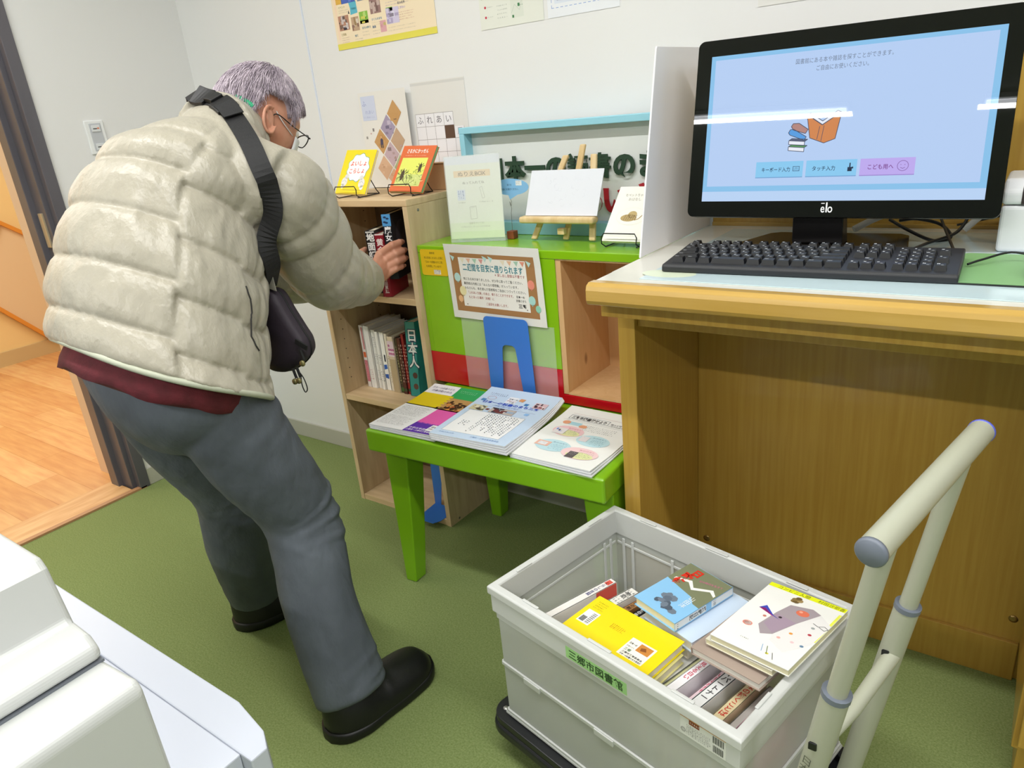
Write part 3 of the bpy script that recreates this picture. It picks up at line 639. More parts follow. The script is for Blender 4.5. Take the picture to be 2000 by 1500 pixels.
book('yellow picture book with red lettering in a white cloud, on the shelf top', Vector((-1.817, 1.575, 1.0965))-T_*.008, T_, V_, U_, .008, .148, .133, '#f2d808', 'picture books on wire stands', pr=p_yellow, cat='picture book', name='picture_book')
def p_orange(f, s, b):
    f.rect(.012, .113, .018, .108, '#e3e86a'); f.lay(); rd = random.Random(3)
    f.rect(.012, .113, .018, .055, '#cfd982'); f.lay()
    for k in range(60):
        u, v = rd.uniform(.014, .110), rd.uniform(.02, .065); a = rd.uniform(0, 3); c = rd.choice(['#7d9a3c', '#5c6a2c', '#a8bd4c', '#8aa040', '#e4e9a2', '#3f4224']); q = .005+rd.random()*.006
        f.poly([(u, v), (u+q*cos(a)-.001*sin(a), v+q*sin(a)), (u+1.6*q*cos(a), v+1.6*q*sin(a)), (u+q*cos(a)+.002*sin(a), v+q*sin(a)-.002*cos(a))], c)
    f.lay()
    for u, v, s_ in ((.033, .052, 1), (.094, .076, .8)):
        f.ell(u, v, .007*s_, .017*s_, '#4c3d24', ph=.3)
        for a in (.4, .9, 1.5, 2.1, 2.8, 3.6, 4.4, 5.2): f.poly([(u, v), (u+.022*s_*cos(a), v+.022*s_*sin(a)), (u+.020*s_*cos(a+.16), v+.020*s_*sin(a+.16))], '#5b5a2e')
    for a in (.6, 1.2, 1.9, 2.5): f.line(.062, .020, .062+.03*cos(a), .020+.03*sin(a), .0012, '#3a3d22')
    f.text('さるかにかっせん', .020, .122, .0155, '#fdf6ee', w=.086, bold=.02); f.scribble(.02, .10, .112, .118, 1, '#f3c5a8', .004)
U_, V_ = Vector((.128, 0, -.004)).normalized(), Vector((.026, .08, .121)).normalized(); V_ = Vector((.014, .08, .121)).normalized(); T_ = U_.cross(V_)
book('orange picture book with a yellow-green scene, leaning on its stand', Vector((-1.610, 1.603, 1.0965))-T_*.012, T_, V_, U_, .012, .147, .130, '#dd6a33', 'picture books on wire stands', page='#8fae78', pr=p_orange, cat='picture book', name='picture_book')
def p_cat(f, s, b):
    f.text('モペットちゃんの', .022, .118, .009, '#8d8677', w=.066); f.text('おはなし', .034, .107, .009, '#8d8677', w=.036); f.ell(.058, .066, .040, .023, '#e9e5d8', 30); f.lay(); f.ell(.058, .066, .0392, .0222, '#f7f5ec', 30); f.lay()
    f.ell(.052, .062, .022, .0095, '#b59b62', ph=.25); f.ell(.060, .071, .012, .009, '#bfa66c'); f.lay(); [f.line(.040+.006*k, .056, .043+.006*k, .070, .0011, '#7c6336') for k in range(6)]; f.curve([(.070, .056), (.080, .060), (.088, .070), (.090, .078)], .0022, '#a98b52')
U_, V_ = Vector((1, 0, 0)), Vector((.022, .075, .124)).normalized(); T_ = U_.cross(V_)
book('white picture book with a small tan cat drawing, beside the divider board', Vector((-.897, 1.612, .9635))-T_*.012, T_, V_, U_, .012, .145, .115, '#f3f1e8', 'picture books on wire stands', pr=p_cat, cat='picture book', name='picture_book')
for o in list(COL.objects):
    if o.name.startswith('picture_book') and o.type == 'EMPTY': pass

# ================================================================= wall papers
# cream poster with photographs
s = Sheet((-1.958, YW-.0016, 1.522), X, Z); s.slab(0, .430, 0, .60, .0006, '#f5e3c3'); s.lay()
s.rect(.0, .430, .0, .018, '#e6dc58'); s.rect(.01, .02, .03, .58, '#f7dcc0'); 
rd = random.Random(11)
def photo(s, u0, u1, v0, v1, cols, n=14, seed=0):
    rd = random.Random(seed); s.rect(u0, u1, v0, v1, cols[0]); s.lay(.00006)
    for k in range(n):
        w = (u1-u0)*rd.uniform(.1, .35); h = (v1-v0)*rd.uniform(.1, .4); a = rd.uniform(u0, u1-w); b = rd.uniform(v0, v1-h); s.rect(a, a+w, b, b+h, rd.choice(cols)); s.lay(.00004)
    s.w -= .00006+n*.00004
photo(s, .020, .068, .055, .098, ['#b98a72', '#3a3540', '#e8e4e4', '#6d5a52', '#cfc3c0'], 22, 1)
s.poly([(.068, .100), (.076, .099), (.073, .110)], '#4a4a4a')
s.poly([(.079, .095), (.112, .098), (.110, .131), (.077, .130), (.081, .113)], '#5fb9cf'); s.text('図書館', .086, .108, .007, '#2f7f98')
photo(s, .078, .112, .048, .088, ['#c2a487', '#8e6c5e', '#ded2c0', '#a1865e'], 10, 2)
photo(s, .117, .155, .064, .098, ['#8fc24e', '#5f9e35', '#b7dc7b', '#dcd05a'], 12, 3); s.rect(.117, .155, .064, .073, '#e2c94c')
photo(s, .168, .214, .085, .130, ['#9c7b76', '#7b5f5a', '#c8b1a8', '#b9a493'], 16, 4)
photo(s, .233, .286, .048, .092, ['#d3cbe4', '#b3a8c9', '#e4e0f0', '#8a8294'], 14, 5); s.rect(.235, .262, .083, .094, '#94c46a')
photo(s, .202, .228, .030, .062, ['#dfaab0', '#c9b878', '#d59aa2'], 6, 6)
photo(s, .045, .108, .130, .17, ['#4a68c0', '#3a55a8', '#6b86d4'], 6, 7); s.rect(.020, .046, .131, .16, '#e3b24a'); photo(s, .118, .150, .128, .16, ['#7f8a96', '#5c6a78', '#aab4bc'], 6, 8)
s.lay(.0002)
for u, v, t, c in ((.024, .040, '食文化', '#8a7a35'), (.085, .030, '地域', '#6f8f9f'), (.122, .048, 'まちの魅力', '#6f93a5'), (.168, .066, 'さくらのまち', '#5f93b5'), (.168, .045, '農業', '#6b7f9a'), (.285, .096, '花の名所', '#7f7a76'), (.235, .116, '水辺の風景', '#7a55b0'), (.028, .118, 'イベント', '#8fa05a'), (.285, .083, 'にぎわい', '#b3a3d6')): s.text(t, u, v, .0078, c, bold=.02)
for u0, u1, v0, v1, c in ((.025, .058, .018, .038, '#b08a80'), (.085, .118, .014, .028, '#9aa6a8'), (.122, .150, .028, .046, '#a8a49a'), (.168, .200, .026, .043, '#a8a49a'), (.168, .214, .052, .064, '#b9b3a2'), (.286, .345, .052, .078, '#c38a78'), (.235, .345, .026, .044, '#b9ae9f'), (.235, .33, .096, .112, '#9d90b5'), (.028, .07, .104, .116, '#a6a68c')): s.scribble(u0, u1, v0, v1, max(1, int((v1-v0)/.006)), c, .0028, seed=int(u0*1e4))
s.scribble(.03, .40, .18, .56, 24, '#b4a58a', .008)
tag(s.mb.build('poster', loc=(-1.743, YW-.001, 1.8)), 'cream poster with small photographs and a yellow bottom band, top left of the back wall', 'poster')
# pale green notice
s = Sheet((-1.366, YW-.0014, 1.5075), X, Z); s.slab(0, .212, 0, .30, .0005, '#e7e9df'); s.lay(); s.rect(.012, .05, .088, .105, '#a8d372'); s.rect(.012, .20, .11, .28, '#dfe6d2')
for k in range(3): s.ell(.020, .030+.025*k, .0034, .0034, '#c8324a', 12); s.scribble(.026, .046, .027+.025*k, .034+.025*k, 1, '#a9b0a4', .003, seed=k); 
s.poly([(.008, .076), (.016, .076), (.012, .084)], '#5b8a4a'); s.scribble(.060, .095, .020, .060, 4, '#9aa396', .0034); s.scribble(.060, .098, .072, .094, 3, '#9aa396', .0034, seed=3)
s.rect(.106, .148, .018, .075, '#dfe4d8'); s.lay(); s.rect(.110, .116, .018, .025, '#3f7f4f'); s.rect(.130, .137, .044, .052, '#3f7f4f'); s.scribble(.137, .145, .044, .05, 1, '#6e8f74', .003)
s.curve([(.108, .03), (.12, .05), (.135, .035), (.145, .06)], .0008, '#b9c4b4')
tag(s.mb.build('notice_sheet', loc=(-1.26, YW-.001, 1.65)), 'pale green printed notice with three red dots, second paper from the left on the wall', 'notice')
# white notice with blue dashed border
s = Sheet((-1.141, YW-.0013, 1.508), X, Z); s.slab(0, .212, 0, .30, .0005, '#eceff4'); s.lay()
for k in range(14): s.rect(.012+.0138*k, .020+.0138*k, .022, .0232, '#6f93d6')
for k in range(20): s.rect(.012, .0132, .022+.0138*k, .030+.0138*k, '#6f93d6')
s.rect(.022, .19, .032, .28, '#dfe6f3'); s.lay(); s.scribble(.03, .18, .036, .12, 10, '#7f93b5', .0045)
tag(s.mb.build('notice_sheet', loc=(-1.035, YW-.001, 1.65)), 'white notice with a dashed blue border, right of the pale green one', 'notice')
s = Sheet((-.585, YW-.0013, 1.4575), X, Z); s.slab(0, .25, 0, .35, .0005, '#e6e5e0')
tag(s.mb.build('notice_sheet', loc=(-.46, YW-.001, 1.6)), 'plain off-white sheet on the wall above the monitor', 'notice')
# sheet with diamond photographs
def curl(u, v): return .004+.010*max(0, (u-.12)/.10)**2
s = Sheet((-1.895, YW-.006, 1.084), X, Z, fn=curl); s.slab(0, .222, 0, .302, .0005, '#e9e7e2', 24); s.lay(.0005)
s.rect(.010, .074, .215, .290, '#cfd6ec'); s.lay(.00005); s.text('ふ', .014, .258, .020, '#8490c4'); s.text('れあい', .024, .234, .014, '#a3acd3'); s.scribble(.014, .068, .220, .230, 1, '#b5bddd', .007)
s.rect(.046, .054, .180, .190, '#8a8484'); s.rect(.012, .020, .158, .166, '#9a9690'); s.rect(.034, .040, .172, .176, '#c8a0a0')
def dia(u, v, cols, a=.034, b=.040, seed=0, person=None):
    s.poly([(u-a, v), (u, v-b), (u+a, v), (u, v+b)], cols[0]); rd = random.Random(seed); w = s.w
    for k in range(10):
        s.lay(.00006); q = a*.5*rd.uniform(.4, 1); x_, y_ = u+rd.uniform(-a, a)*.45, v+rd.uniform(-b, b)*.45; h = q*rd.uniform(.4, 1); s.rect(x_-q/2, x_+q/2, y_-h/2, y_+h/2, rd.choice(cols))
    if person:
        s.lay(.00005); s.poly([(u-.006, v-.010), (u+.007, v-.010), (u+.008, v+.005), (u+.002, v+.011), (u-.004, v+.006)], person); s.ell(u+.001, v+.014, .0032, .0036, '#d9b090', 10); s.rect(u-.005, u-.001, v-.020, v-.010, '#3a3a44'); s.rect(u+.002, u+.006, v-.020, v-.010, '#3a3a44')
    s.w = w
dia(.156, .231, ['#c79a63', '#c99f6a', '#bf9158'], person='#3f9a5c', seed=1); dia(.118, .189, ['#a79bb5', '#8e839c', '#c4b9cc', '#77708a'], seed=2)
dia(.080, .147, ['#c79a63', '#bf9158', '#c99f6a'], person='#4a4560', seed=3); dia(.156, .147, ['#c2a487', '#a98b6e', '#b7a0c4', '#8f7f92'], seed=4)
dia(.118, .105, ['#c4aeb8', '#8f7c80', '#b29a9c', '#a88f88'], seed=5); dia(.156, .063, ['#a9b58a', '#93a37a', '#bcc4a2'], seed=6); dia(.080, .063, ['#d9b394', '#cfa585', '#e0bd9f'], seed=7); dia(.118, .030, ['#d9b394', '#cfa585'], .03, .03, seed=8)
tag(s.mb.build('photo_sheet', loc=(-1.79, YW-.003, 1.23)), 'pale sheet with diamond-shaped photographs behind the yellow picture book', 'poster')
# crossword sheet in a clear sleeve
s = Sheet((-1.667, YW-.0012, 1.090), X, Z); s.slab(0, .218, 0, .306, .0006, '#e4e2de'); s.lay(); s.rect(.0, .218, .296, .3035, '#d6d5d2')
g0, gw, gv = .008, .0385, .213; s.rect(g0, g0+5*gw, gv-5*gw, gv, '#efeef2'); s.lay()
s.rect(g0+3*gw, g0+4*gw, gv-2*gw, gv-gw, '#5d4434'); s.rect(g0+4*gw-.001, g0+5*gw+.002, gv-1.12*gw, gv+.002, '#e4e2de'); s.lay()
for k in range(6):
    s.rect(g0+k*gw-.0004, g0+k*gw+.0004, gv-5*gw, gv-(gw*1.12 if k == 5 else 0), '#6f6460'); s.rect(g0, g0+(5 if k > 0 else 4)*gw-(gw if k == 1 else 0), gv-k*gw-.0004, gv-k*gw+.0004, '#6f6460')
for k, ch in enumerate('ふれあい'): s.text(ch, g0+k*gw+.006, gv-gw+.007, .026, '#6e6a72')
s.text('用', g0+4*gw+.010, gv-2*gw+.008, .024, '#8a95a8')
s.rect(.0, .0008, 0, .306, '#f6f6f6'); s.rect(.2172, .218, 0, .306, '#f6f6f6')
tag(s.mb.build('puzzle_sheet', loc=(-1.56, YW-.001, 1.24)), 'crossword sheet with a brown square in a clear sleeve, behind the orange picture book', 'poster')
# small cardboard box on the shelf top
m_kr = mat('cardboard', '#bd9a70', .7)
tag(MB().box(-1.600, -1.492, 1.735, 1.805, 1.0815, 1.158, m_kr).box(-1.603, -1.489, 1.732, 1.766, 1.1582, 1.1605, mat('cardboard_flap', '#a9855c', .7)).build('cardboard_box', loc=(-1.545, 1.77, 1.0815), bevel=.001), 'small brown cardboard box on the shelf top behind the orange book', 'box')

# ================================================================= sign with thick letters in a pale blue frame
m_sb = mat('pale_blue_paint', '#98d2e4', .45); m_grn = ink('#22402c', .6); m_rd = ink('#b3182a', .6)
sg = thing('sign', 'white sign with thick green and red characters in a pale blue frame', 'sign', (-1.0, 1.765, .9485))
fx0, fx1, fz0, fz1, fy = -1.428, -.700, .9485, 1.255, 1.742
m = MB(); m.box(fx0, fx1, fy, fy+.05, fz1-.018, fz1, m_sb); m.box(fx0, fx0+.018, fy, fy+.05, fz0, fz1-.018, m_sb); m.box(fx1-.018, fx1, fy, fy+.05, fz0, fz1-.018, m_sb); m.box(fx0+.018, fx1-.018, fy, fy+.05, fz0, fz0+.036, m_sb)
m.box(fx0-.020, fx0, fy-.035, fy+.06, fz0, fz0+.018, m_sb); m.prism([(fx0-.0005, fy+.02, fz0+.018), (fx0-.014, fy+.02, fz0+.018), (fx0-.010, fy+.02, fz0+.06), (fx0-.0005, fy+.02, fz0+.10)], (0, .03, 0), m_sb)
m.build('frame', sg, bevel=.0015)
MB().box(fx0+.018, fx1-.018, fy+.036, fy+.045, fz0+.036, fz1-.018, mat('sign_board', '#e3e6e4', .5)).build('board', sg)
s = Sheet((0, fy+.0355, 0), X, Z, step=0)
cs_ = [(-1.326, '日'), (-1.256, '本'), (-1.187, '一'), (-1.117, 'の'), (-1.047, '読'), (-.977, '書'), (-.906, 'の'), (-.836, 'ま'), (-.766, 'ち')]
for x_, ch in cs_:
    q = Sheet((0, fy+.0355, 0), X, Z, step=0); q.w = .0045; q.text(ch, x_-.036, 1.098, .070, m_grn, bold=.045 if ch not in '読書' else .022, ext=.06, res=4); q.mb.build('character', sg, label='dark green character')
for x_, ch in ((-1.165, 'ふ'), (-1.088, 'れ'), (-1.013, 'あ'), (-.937, 'い'), (-.855, '文'), (-.775, '庫')):
    q = Sheet((0, fy+.0355, 0), X, Z, step=0); q.w = .0045; q.text(ch, x_-.041, 1.003, .082, m_rd, bold=.045, ext=.05, res=4); q.mb.build('character', sg, label='red character')

# ================================================================= things on the green cabinet
# notice holder
hd = thing('sign_holder', 'clear standing holder with a pale notice about colouring pages, on the cabinet left', 'sign holder', (-1.31, 1.63, .9485))
HU = Vector((.16, .055, 0)).normalized(); HV = Vector((0, .03, 1)).normalized(); HO = Vector((-1.383, 1.600, .9485)); HN = HU.cross(HV)
m_acr = mat('clear_acrylic', '#eef4f2', .05, alpha=.25, spec=.6)
s = Sheet(HO+HN*.0005, HU, HV); s.slab(.002, .163, .010, .236, .0012, '#eef0e6', side='#f4f5f2'); s.lay()
s.rect(.002, .163, .010, .030, '#dfecc8'); s.rect(.002, .163, .030, .055, '#e8efd8'); s.rect(.002, .163, .214, .236, '#e9ecf3'); s.rect(.026, .134, .180, .1975, '#f3dcbb'); s.lay()
s.text('ぬりえBOX', .038, .181, .0150, '#83786c', w=.082); s.text('ぬって入れてね♪'[:-1], .050, .160, .0085, '#8f8a82', w=.065)
s.rect(.032, .056, .117, .146, '#dfe5f2'); s.lay(); s.scribble(.035, .053, .121, .143, 4, '#7f8fc0', .0055); s.scribble(.034, .056, .108, .113, 1, '#b3b0aa', .004)
s.curve([(.100, .150), (.107, .152), (.113, .122), (.106, .120), (.100, .150)], .0008, '#c0bdb6'); s.scribble(.096, .135, .108, .113, 1, '#b3b0aa', .004)
s.curve([(.066, .098), (.085, .100), (.086, .066), (.067, .064), (.066, .098)], .0009, '#bdbab2'); s.curve([(.068, .095), (.083, .097)], .0006, '#c6c3bb'); s.text('名前をかいてね！', .060, .050, .0065, '#b5b2a8', w=.05); s.scribble(.035, .12, .040, .046, 1, '#bcb9ae', .004)
s.mb.build('notice', hd)
MB().obox(HO, HU*.165, HV*.238, -HN*-.0022, m_acr).obox(HO, HU*.165, HV*.003, -HN*.016, m_acr).obox(HO+HU*.163, HU*.0015, HV*.018, -HN*.016, m_acr).build('clear_pocket', hd)
# memo clip with a speech bubble
mc = thing('memo_clip', 'blue oval message card on a thin wire rising from a brown wooden cube', 'memo clip', (-1.222, 1.685, .9485))
MB().box(-1.2355, -1.2125, 1.672, 1.695, .9487, .9705, mottled(mat('red_brown_wood', '#8a4526', .5), '#7d3d20', '#96502e', 20)).build('cube', mc, bevel=.0012)
MB().tube([(-1.2235, 1.684, .965), (-1.2215, 1.684, 1.02), (-1.218, 1.683, 1.034), (-1.222, 1.683, 1.045), (-1.2225, 1.683, 1.052), (-1.218, 1.6825, 1.040), (-1.216, 1.6825, 1.052), (-1.222, 1.6825, 1.066)], .0006, mat('thin_steel', '#8f8a84', .3, .9), 6).build('wire_clip', mc)
s = Sheet((-1.213, 1.6800, 1.092), X, Z); pts = [(.060*cos(a), .0225*sin(a)) for a in [2*pi*k/36 for k in range(36)]]; pts.insert(28, (-.006, -.034)); pts = [p for i, p in enumerate(pts) if i not in (27, 29)]
s.mb.prism([s.P(u, v, 0) for u, v in pts], (0, .0008, 0), ink('#86bdea')); s.lay(.0003); s.text('ぬりえ', -.012, .003, .0065, '#2c3f5c', w=.016); s.text('ご自由にお描きください。', -.040, -.009, .0065, '#2c3f5c', w=.070); s.rect(.018, .038, .004, .017, '#eef0f2'); s.lay(); s.scribble(.020, .036, .006, .016, 3, '#98a0ad', .0035)
s.mb.build('message_card', mc)
# easel with drawing paper
es = thing('tabletop_easel', 'small pale wooden tabletop easel on the green cabinet', 'easel', (-1.04, 1.67, .9485))
m_es = mottled(mat('birch', '#dcbf8c', .45), '#d4b47e', '#e4cb9c', 12, (4, 4, 1))
def stick(a, b, w, d, name):
    a, b = Vector(a), Vector(b); D = (b-a); r_ = X.cross(D).normalized(); MB().obox(a-X*w/2-r_*d/2, X*w, r_*d, D, m_es).build(name, es, bevel=.003, seg=3)
stick((-1.140, 1.668, .9510), (-1.052, 1.722, 1.166), .018, .010, 'leg'); stick((-.955, 1.668, .9510), (-.968, 1.722, 1.166), .018, .010, 'leg'); stick((-1.040, 1.6735, .9515), (-.995, 1.716, 1.192), .017, .009, 'centre_post')
MB().box(-1.053, -1.032, 1.652, 1.668, .968, .985, m_es).build('peg', es, bevel=.002)
MB().box(-1.163, -.932, 1.632, 1.666, 1.000, 1.018, m_es).build('tray', es, bevel=.006, seg=3)
pv = Vector((0.006, .040, .115)).normalized(); pn = X.cross(pv)
s = Sheet((-1.150, 1.650, 1.0195), X, pv); s.slab(0, .222, 0, .120, .0022, '#e2e5ee'); s.lay()
rd = random.Random(5)
for k in range(26):
    u, v, a = rd.uniform(.04, .19), rd.uniform(.015, .10), rd.uniform(0, 6); s.curve([(u, v), (u+.008*cos(a), v+.006*sin(a)), (u+.012*cos(a+.7), v+.011*sin(a+.7))], .0004, rd.choice(['#cfd2dd', '#d9dbe4', '#c3c6d2']))
tag(s.mb.build('drawing_paper', loc=(-1.04, 1.65, 1.02)), 'white paper with a faint pencil drawing standing on the easel tray', 'paper')

# yellow sticker and clear-sleeve notice on the cabinet front
s = Sheet((-1.464, CY0+.0008-.0012, .862), X, Z); s.mb.prism([s.P(a, b, -.0006) for a, b in rr(.100, .076, .007)], s.N*.0006, ink('#e6bf1c', .35)); s.lay(.0001)
s.text('選挙用', .036, .062, .0075, '#3a3a1a', w=.020); 
for i, t in enumerate(('本は自由におはなし広場に', '「日本一の読書のまち三郷」', 'を実現しています！')): s.text(t, .050, .048-.0125*i, .0080, '#3a3a1a', w=.074-.010*(i == 2), align='c')
s.rect(.046, .072, .004, .017, '#e9e6da'); s.lay(); s.scribble(.048, .070, .005, .016, 3, '#4a4a4a', .0045)
tag(s.mb.build('sticker', loc=(-1.41, CY0, .9)), 'small yellow rounded sticker at the top left of the green cabinet front', 'sticker')
def bend(u, v): return .003+.006*max(0, (v-.16)/.09)
nt_ = thing('clear_sleeve_notice', 'landscape notice in a clear sleeve with a brown bunting border, hanging on the cabinet front', 'notice', (-1.19, CY0-.003, .86))
SO = Vector((-1.356, CY0-.0022, .744)); s = Sheet(SO, Vector((1, 0, -.012)), Vector((-.04, 0, 1)), fn=bend)
s.step=.0003; s.slab(0, .322, 0, .214, .0005, '#e4e4de', 24); s.lay(); s.rect(.018, .302, .022, .190, '#a5794c'); s.lay(); s.rect(.046, .274, .038, .178, '#ecebe4'); s.lay()
for k, (u, c) in enumerate(zip((.060, .082, .104, .126, .20, .222, .244, .264), ('#e6e2c8', '#e2b9a0', '#a8cdb4', '#d99a94', '#e6dcc4', '#e4b896', '#a5c9b3', '#e0967e'))): s.poly([(u-.008, .176), (u+.008, .176), (u+.001, .162)], c)
for u, v in ((.026, .178), (.140, .180), (.160, .180), (.284, .174)): s.poly([(u-.008, v+.006), (u+.008, v), (u, v-.012)], '#b9dcd8')
s.text('二週間を目安に借りられます', .058, .140, .0225, '#2a8090', w=.206, bold=.02, res=3); s.text('※貸し出し登録は不要です', .268, .130, .0095, '#a83a3a', w=.100, align='r')
for i, (t, c, u, w_) in enumerate((('気になる本がありましたら、ぜひ手に取ってご覧ください。', '#3a3a3a', .055, .208), ('裏表紙の内側には「みんなの感想集」が入っています。', '#3a3a3a', .055, .192), ('みなさんも、本を読んだ感想等をご自由につづってください。', '#3a3a3a', .055, .215), ('「ふれあい文庫」の本は、借りることができます。', '#a83a3a', .062, .165), ('もとあった場所（本棚）に', '#a83a3a', .066, .090), ('ご返却をお願いします。', '#a83a3a', .125, .080))): s.text(t, u, .1135-.0130*i-(.003 if i == 5 else 0), .0088, c, w=w_)
s.text('日本一の', .232, .075, .0075, '#2a2a2a', w=.028, bold=.02); s.text('読書のまち', .230, .064, .0080, '#4a4a4a', w=.034); s.text('三郷', .236, .047, .0125, '#2a2a2a', w=.028, bold=.03)
for u, v, c, q in ((.034, .120, '#b9dcd8', .013), (.048, .082, '#e9e0ae', .014), (.036, .058, '#e9b988', .010), (.285, .115, '#e9907c', .013), (.283, .072, '#a9d8d0', .013), (.300, .050, '#8fcdb4', .010)): s.ell(u, v, q*.85, q, c, 16); s.poly([(u-.003, v-q*.9), (u+.003, v-q*.9), (u, v-q*1.25)], c)
s.ell(.058, .044, .0018, .0018, '#5b4a3a', 8); s.ell(.264, .044, .0018, .0018, '#5b4a3a', 8)
s.mb.build('sheet', nt_)
# book ends
m_bl = mat('blue_enamel', '#3a78cf', .35)
def bookend(label, O, U, V, w, h, cut=True, base=-1, bl=.09):
    O, U, V = Vector(O), Vector(U).normalized(), Vector(V).normalized(); N = U.cross(V); m = MB()
    if cut:
        a = [(0, 0)]; a += [(.003+.014-.014*cos(k*pi/8), h-.014+.014*sin(k*pi/8)) for k in range(5)]; a += [(w-.017+.014*sin(k*pi/8), h-.014+.014*cos(k*pi/8)) for k in range(5)]; a += [(w, 0)]
        i0, i1, ih = w*.27, w*.70, h*.68; a += [(i1+.006, 0), (i1-.006, ih-.018)]+[(i1-.020+.014*cos(k*pi/8), ih-.018+.014*sin(k*pi/8)) for k in range(1, 5)]+[(i0+.030-.014*sin(k*pi/8), ih-.018+.014*cos(k*pi/8)) for k in range(0, 5)]+[(i0, 0)]
    else: a = [(0, 0), (0, h), (w, h), (w, 0)]
    m.prism([O+U*p+V*q for p, q in a], N*.0016, m_bl)
    B = [O, O+U*w, O+U*(w-.006)+N*bl*.8, O+U*(w-.02)+N*bl, O+U*.02+N*bl, O+U*.006+N*bl*.8]; B = [Vector((p.x, p.y, O.z+.0002)) for p in B]
    m.prism(B, (0, 0, .0014), m_bl); return tag(m.build('bookend', loc=tuple(O+U*w/2), bevel=.0006), label, 'bookend', 'blue metal bookends')
bookend('blue metal bookend standing on the lime table in front of the cabinet', (-1.240, 1.534, .5235), (1, .01, 0), (-.03, .002, 1), .157, .236, bl=.028)

# ================================================================= brochure piles on the table
def sheaf(name, label, O, U, V, w, h, t, rise, col, pr, n=3):
    th = thing(name, label, 'brochures', tuple(Vector(O)), 'paper piles on the lime table')
    for i in range(n):
        z = t*(i+1)/n
        def fn(u, v, i=i): return rise*max(0, (v-h*.60)/(h*.40))**2*(1-.15*i)+(.006*(i+1)/n*max(0, (u/w-.0))*max(0, 1-v/h*3) if rise > 0 else 0)
        du = .003*(n-1-i); s = Sheet(Vector(O)+Vector((du, -du*.6, z)), U, V, fn=fn); s.U *= .962; s.V *= .962; s.slab(0, w, 0, h, t/n*.93, col if i == n-1 else '#e6e8ec', 24, side='#dcdfe4'); s.step = .00025; s.lay()
        if i == n-1: pr(s)
        s.mb.build('sheet', th)
def pr_b1(s):
    s.rect(.0, .125, 0, .165, '#eeeef0'); s.rect(-.0, .105, .248, .302, '#f0edf4'); s.rect(.105, .235, .235, .302, '#27a45c'); s.rect(0, .118, .160, .248, '#e3c912'); s.rect(.110, .235, .158, .240, '#c0935a'); s.rect(.125, .235, .062, .165, '#e45cae'); s.rect(.125, .235, 0, .066, '#5b2aa6'); s.lay()
    rd = random.Random(9)
    for k in range(40): u, v = rd.uniform(.13, .22), rd.uniform(.165, .215); s.ell(u, v, rd.uniform(.004, .012), rd.uniform(.003, .009), rd.choice(['#3c1c10', '#4e2414', '#b5532a', '#d98f4a', '#2e140c', '#5a2c18']), 8); s.lay(.00003)
    s.scribble(.012, .112, .085, .150, 9, '#6e6a68', .0042); s.scribble(.012, .108, .018, .078, 8, '#7a7674', .0042, seed=3); s.rect(.190, .235, .018, .058, '#eeeef2'); s.lay(); s.text('日本一の', .194, .040, .010, '#2a2a33', bold=.03); s.text('読書のまち', .194, .028, .007, '#7a3a4a')
    s.text('令和五年度', .132, .018, .011, '#e8dcf6', w=.058, bold=.02); s.text('三郷市・三郷市教育委員会', .132, .005, .0105, '#e8dcf6', w=.096, bold=.02)
    s.text('日本一の読書のまち', .010, .276, .011, '#8a86a0', w=.086); s.text('読書活動の歩み', .020, .258, .012, '#6f6a90', w=.078); s.scribble(.12, .18, .268, .285, 2, '#9fd6b4', .006)
sheaf('brochure_pile', 'leftmost pile on the lime table, brochures with yellow, green, pink and purple blocks', (-1.4100, 1.200, TZ+.001), (1, .03, 0), (-.04, 1, 0), .236, .302, .011, .014, '#eeeef0', pr_b1)
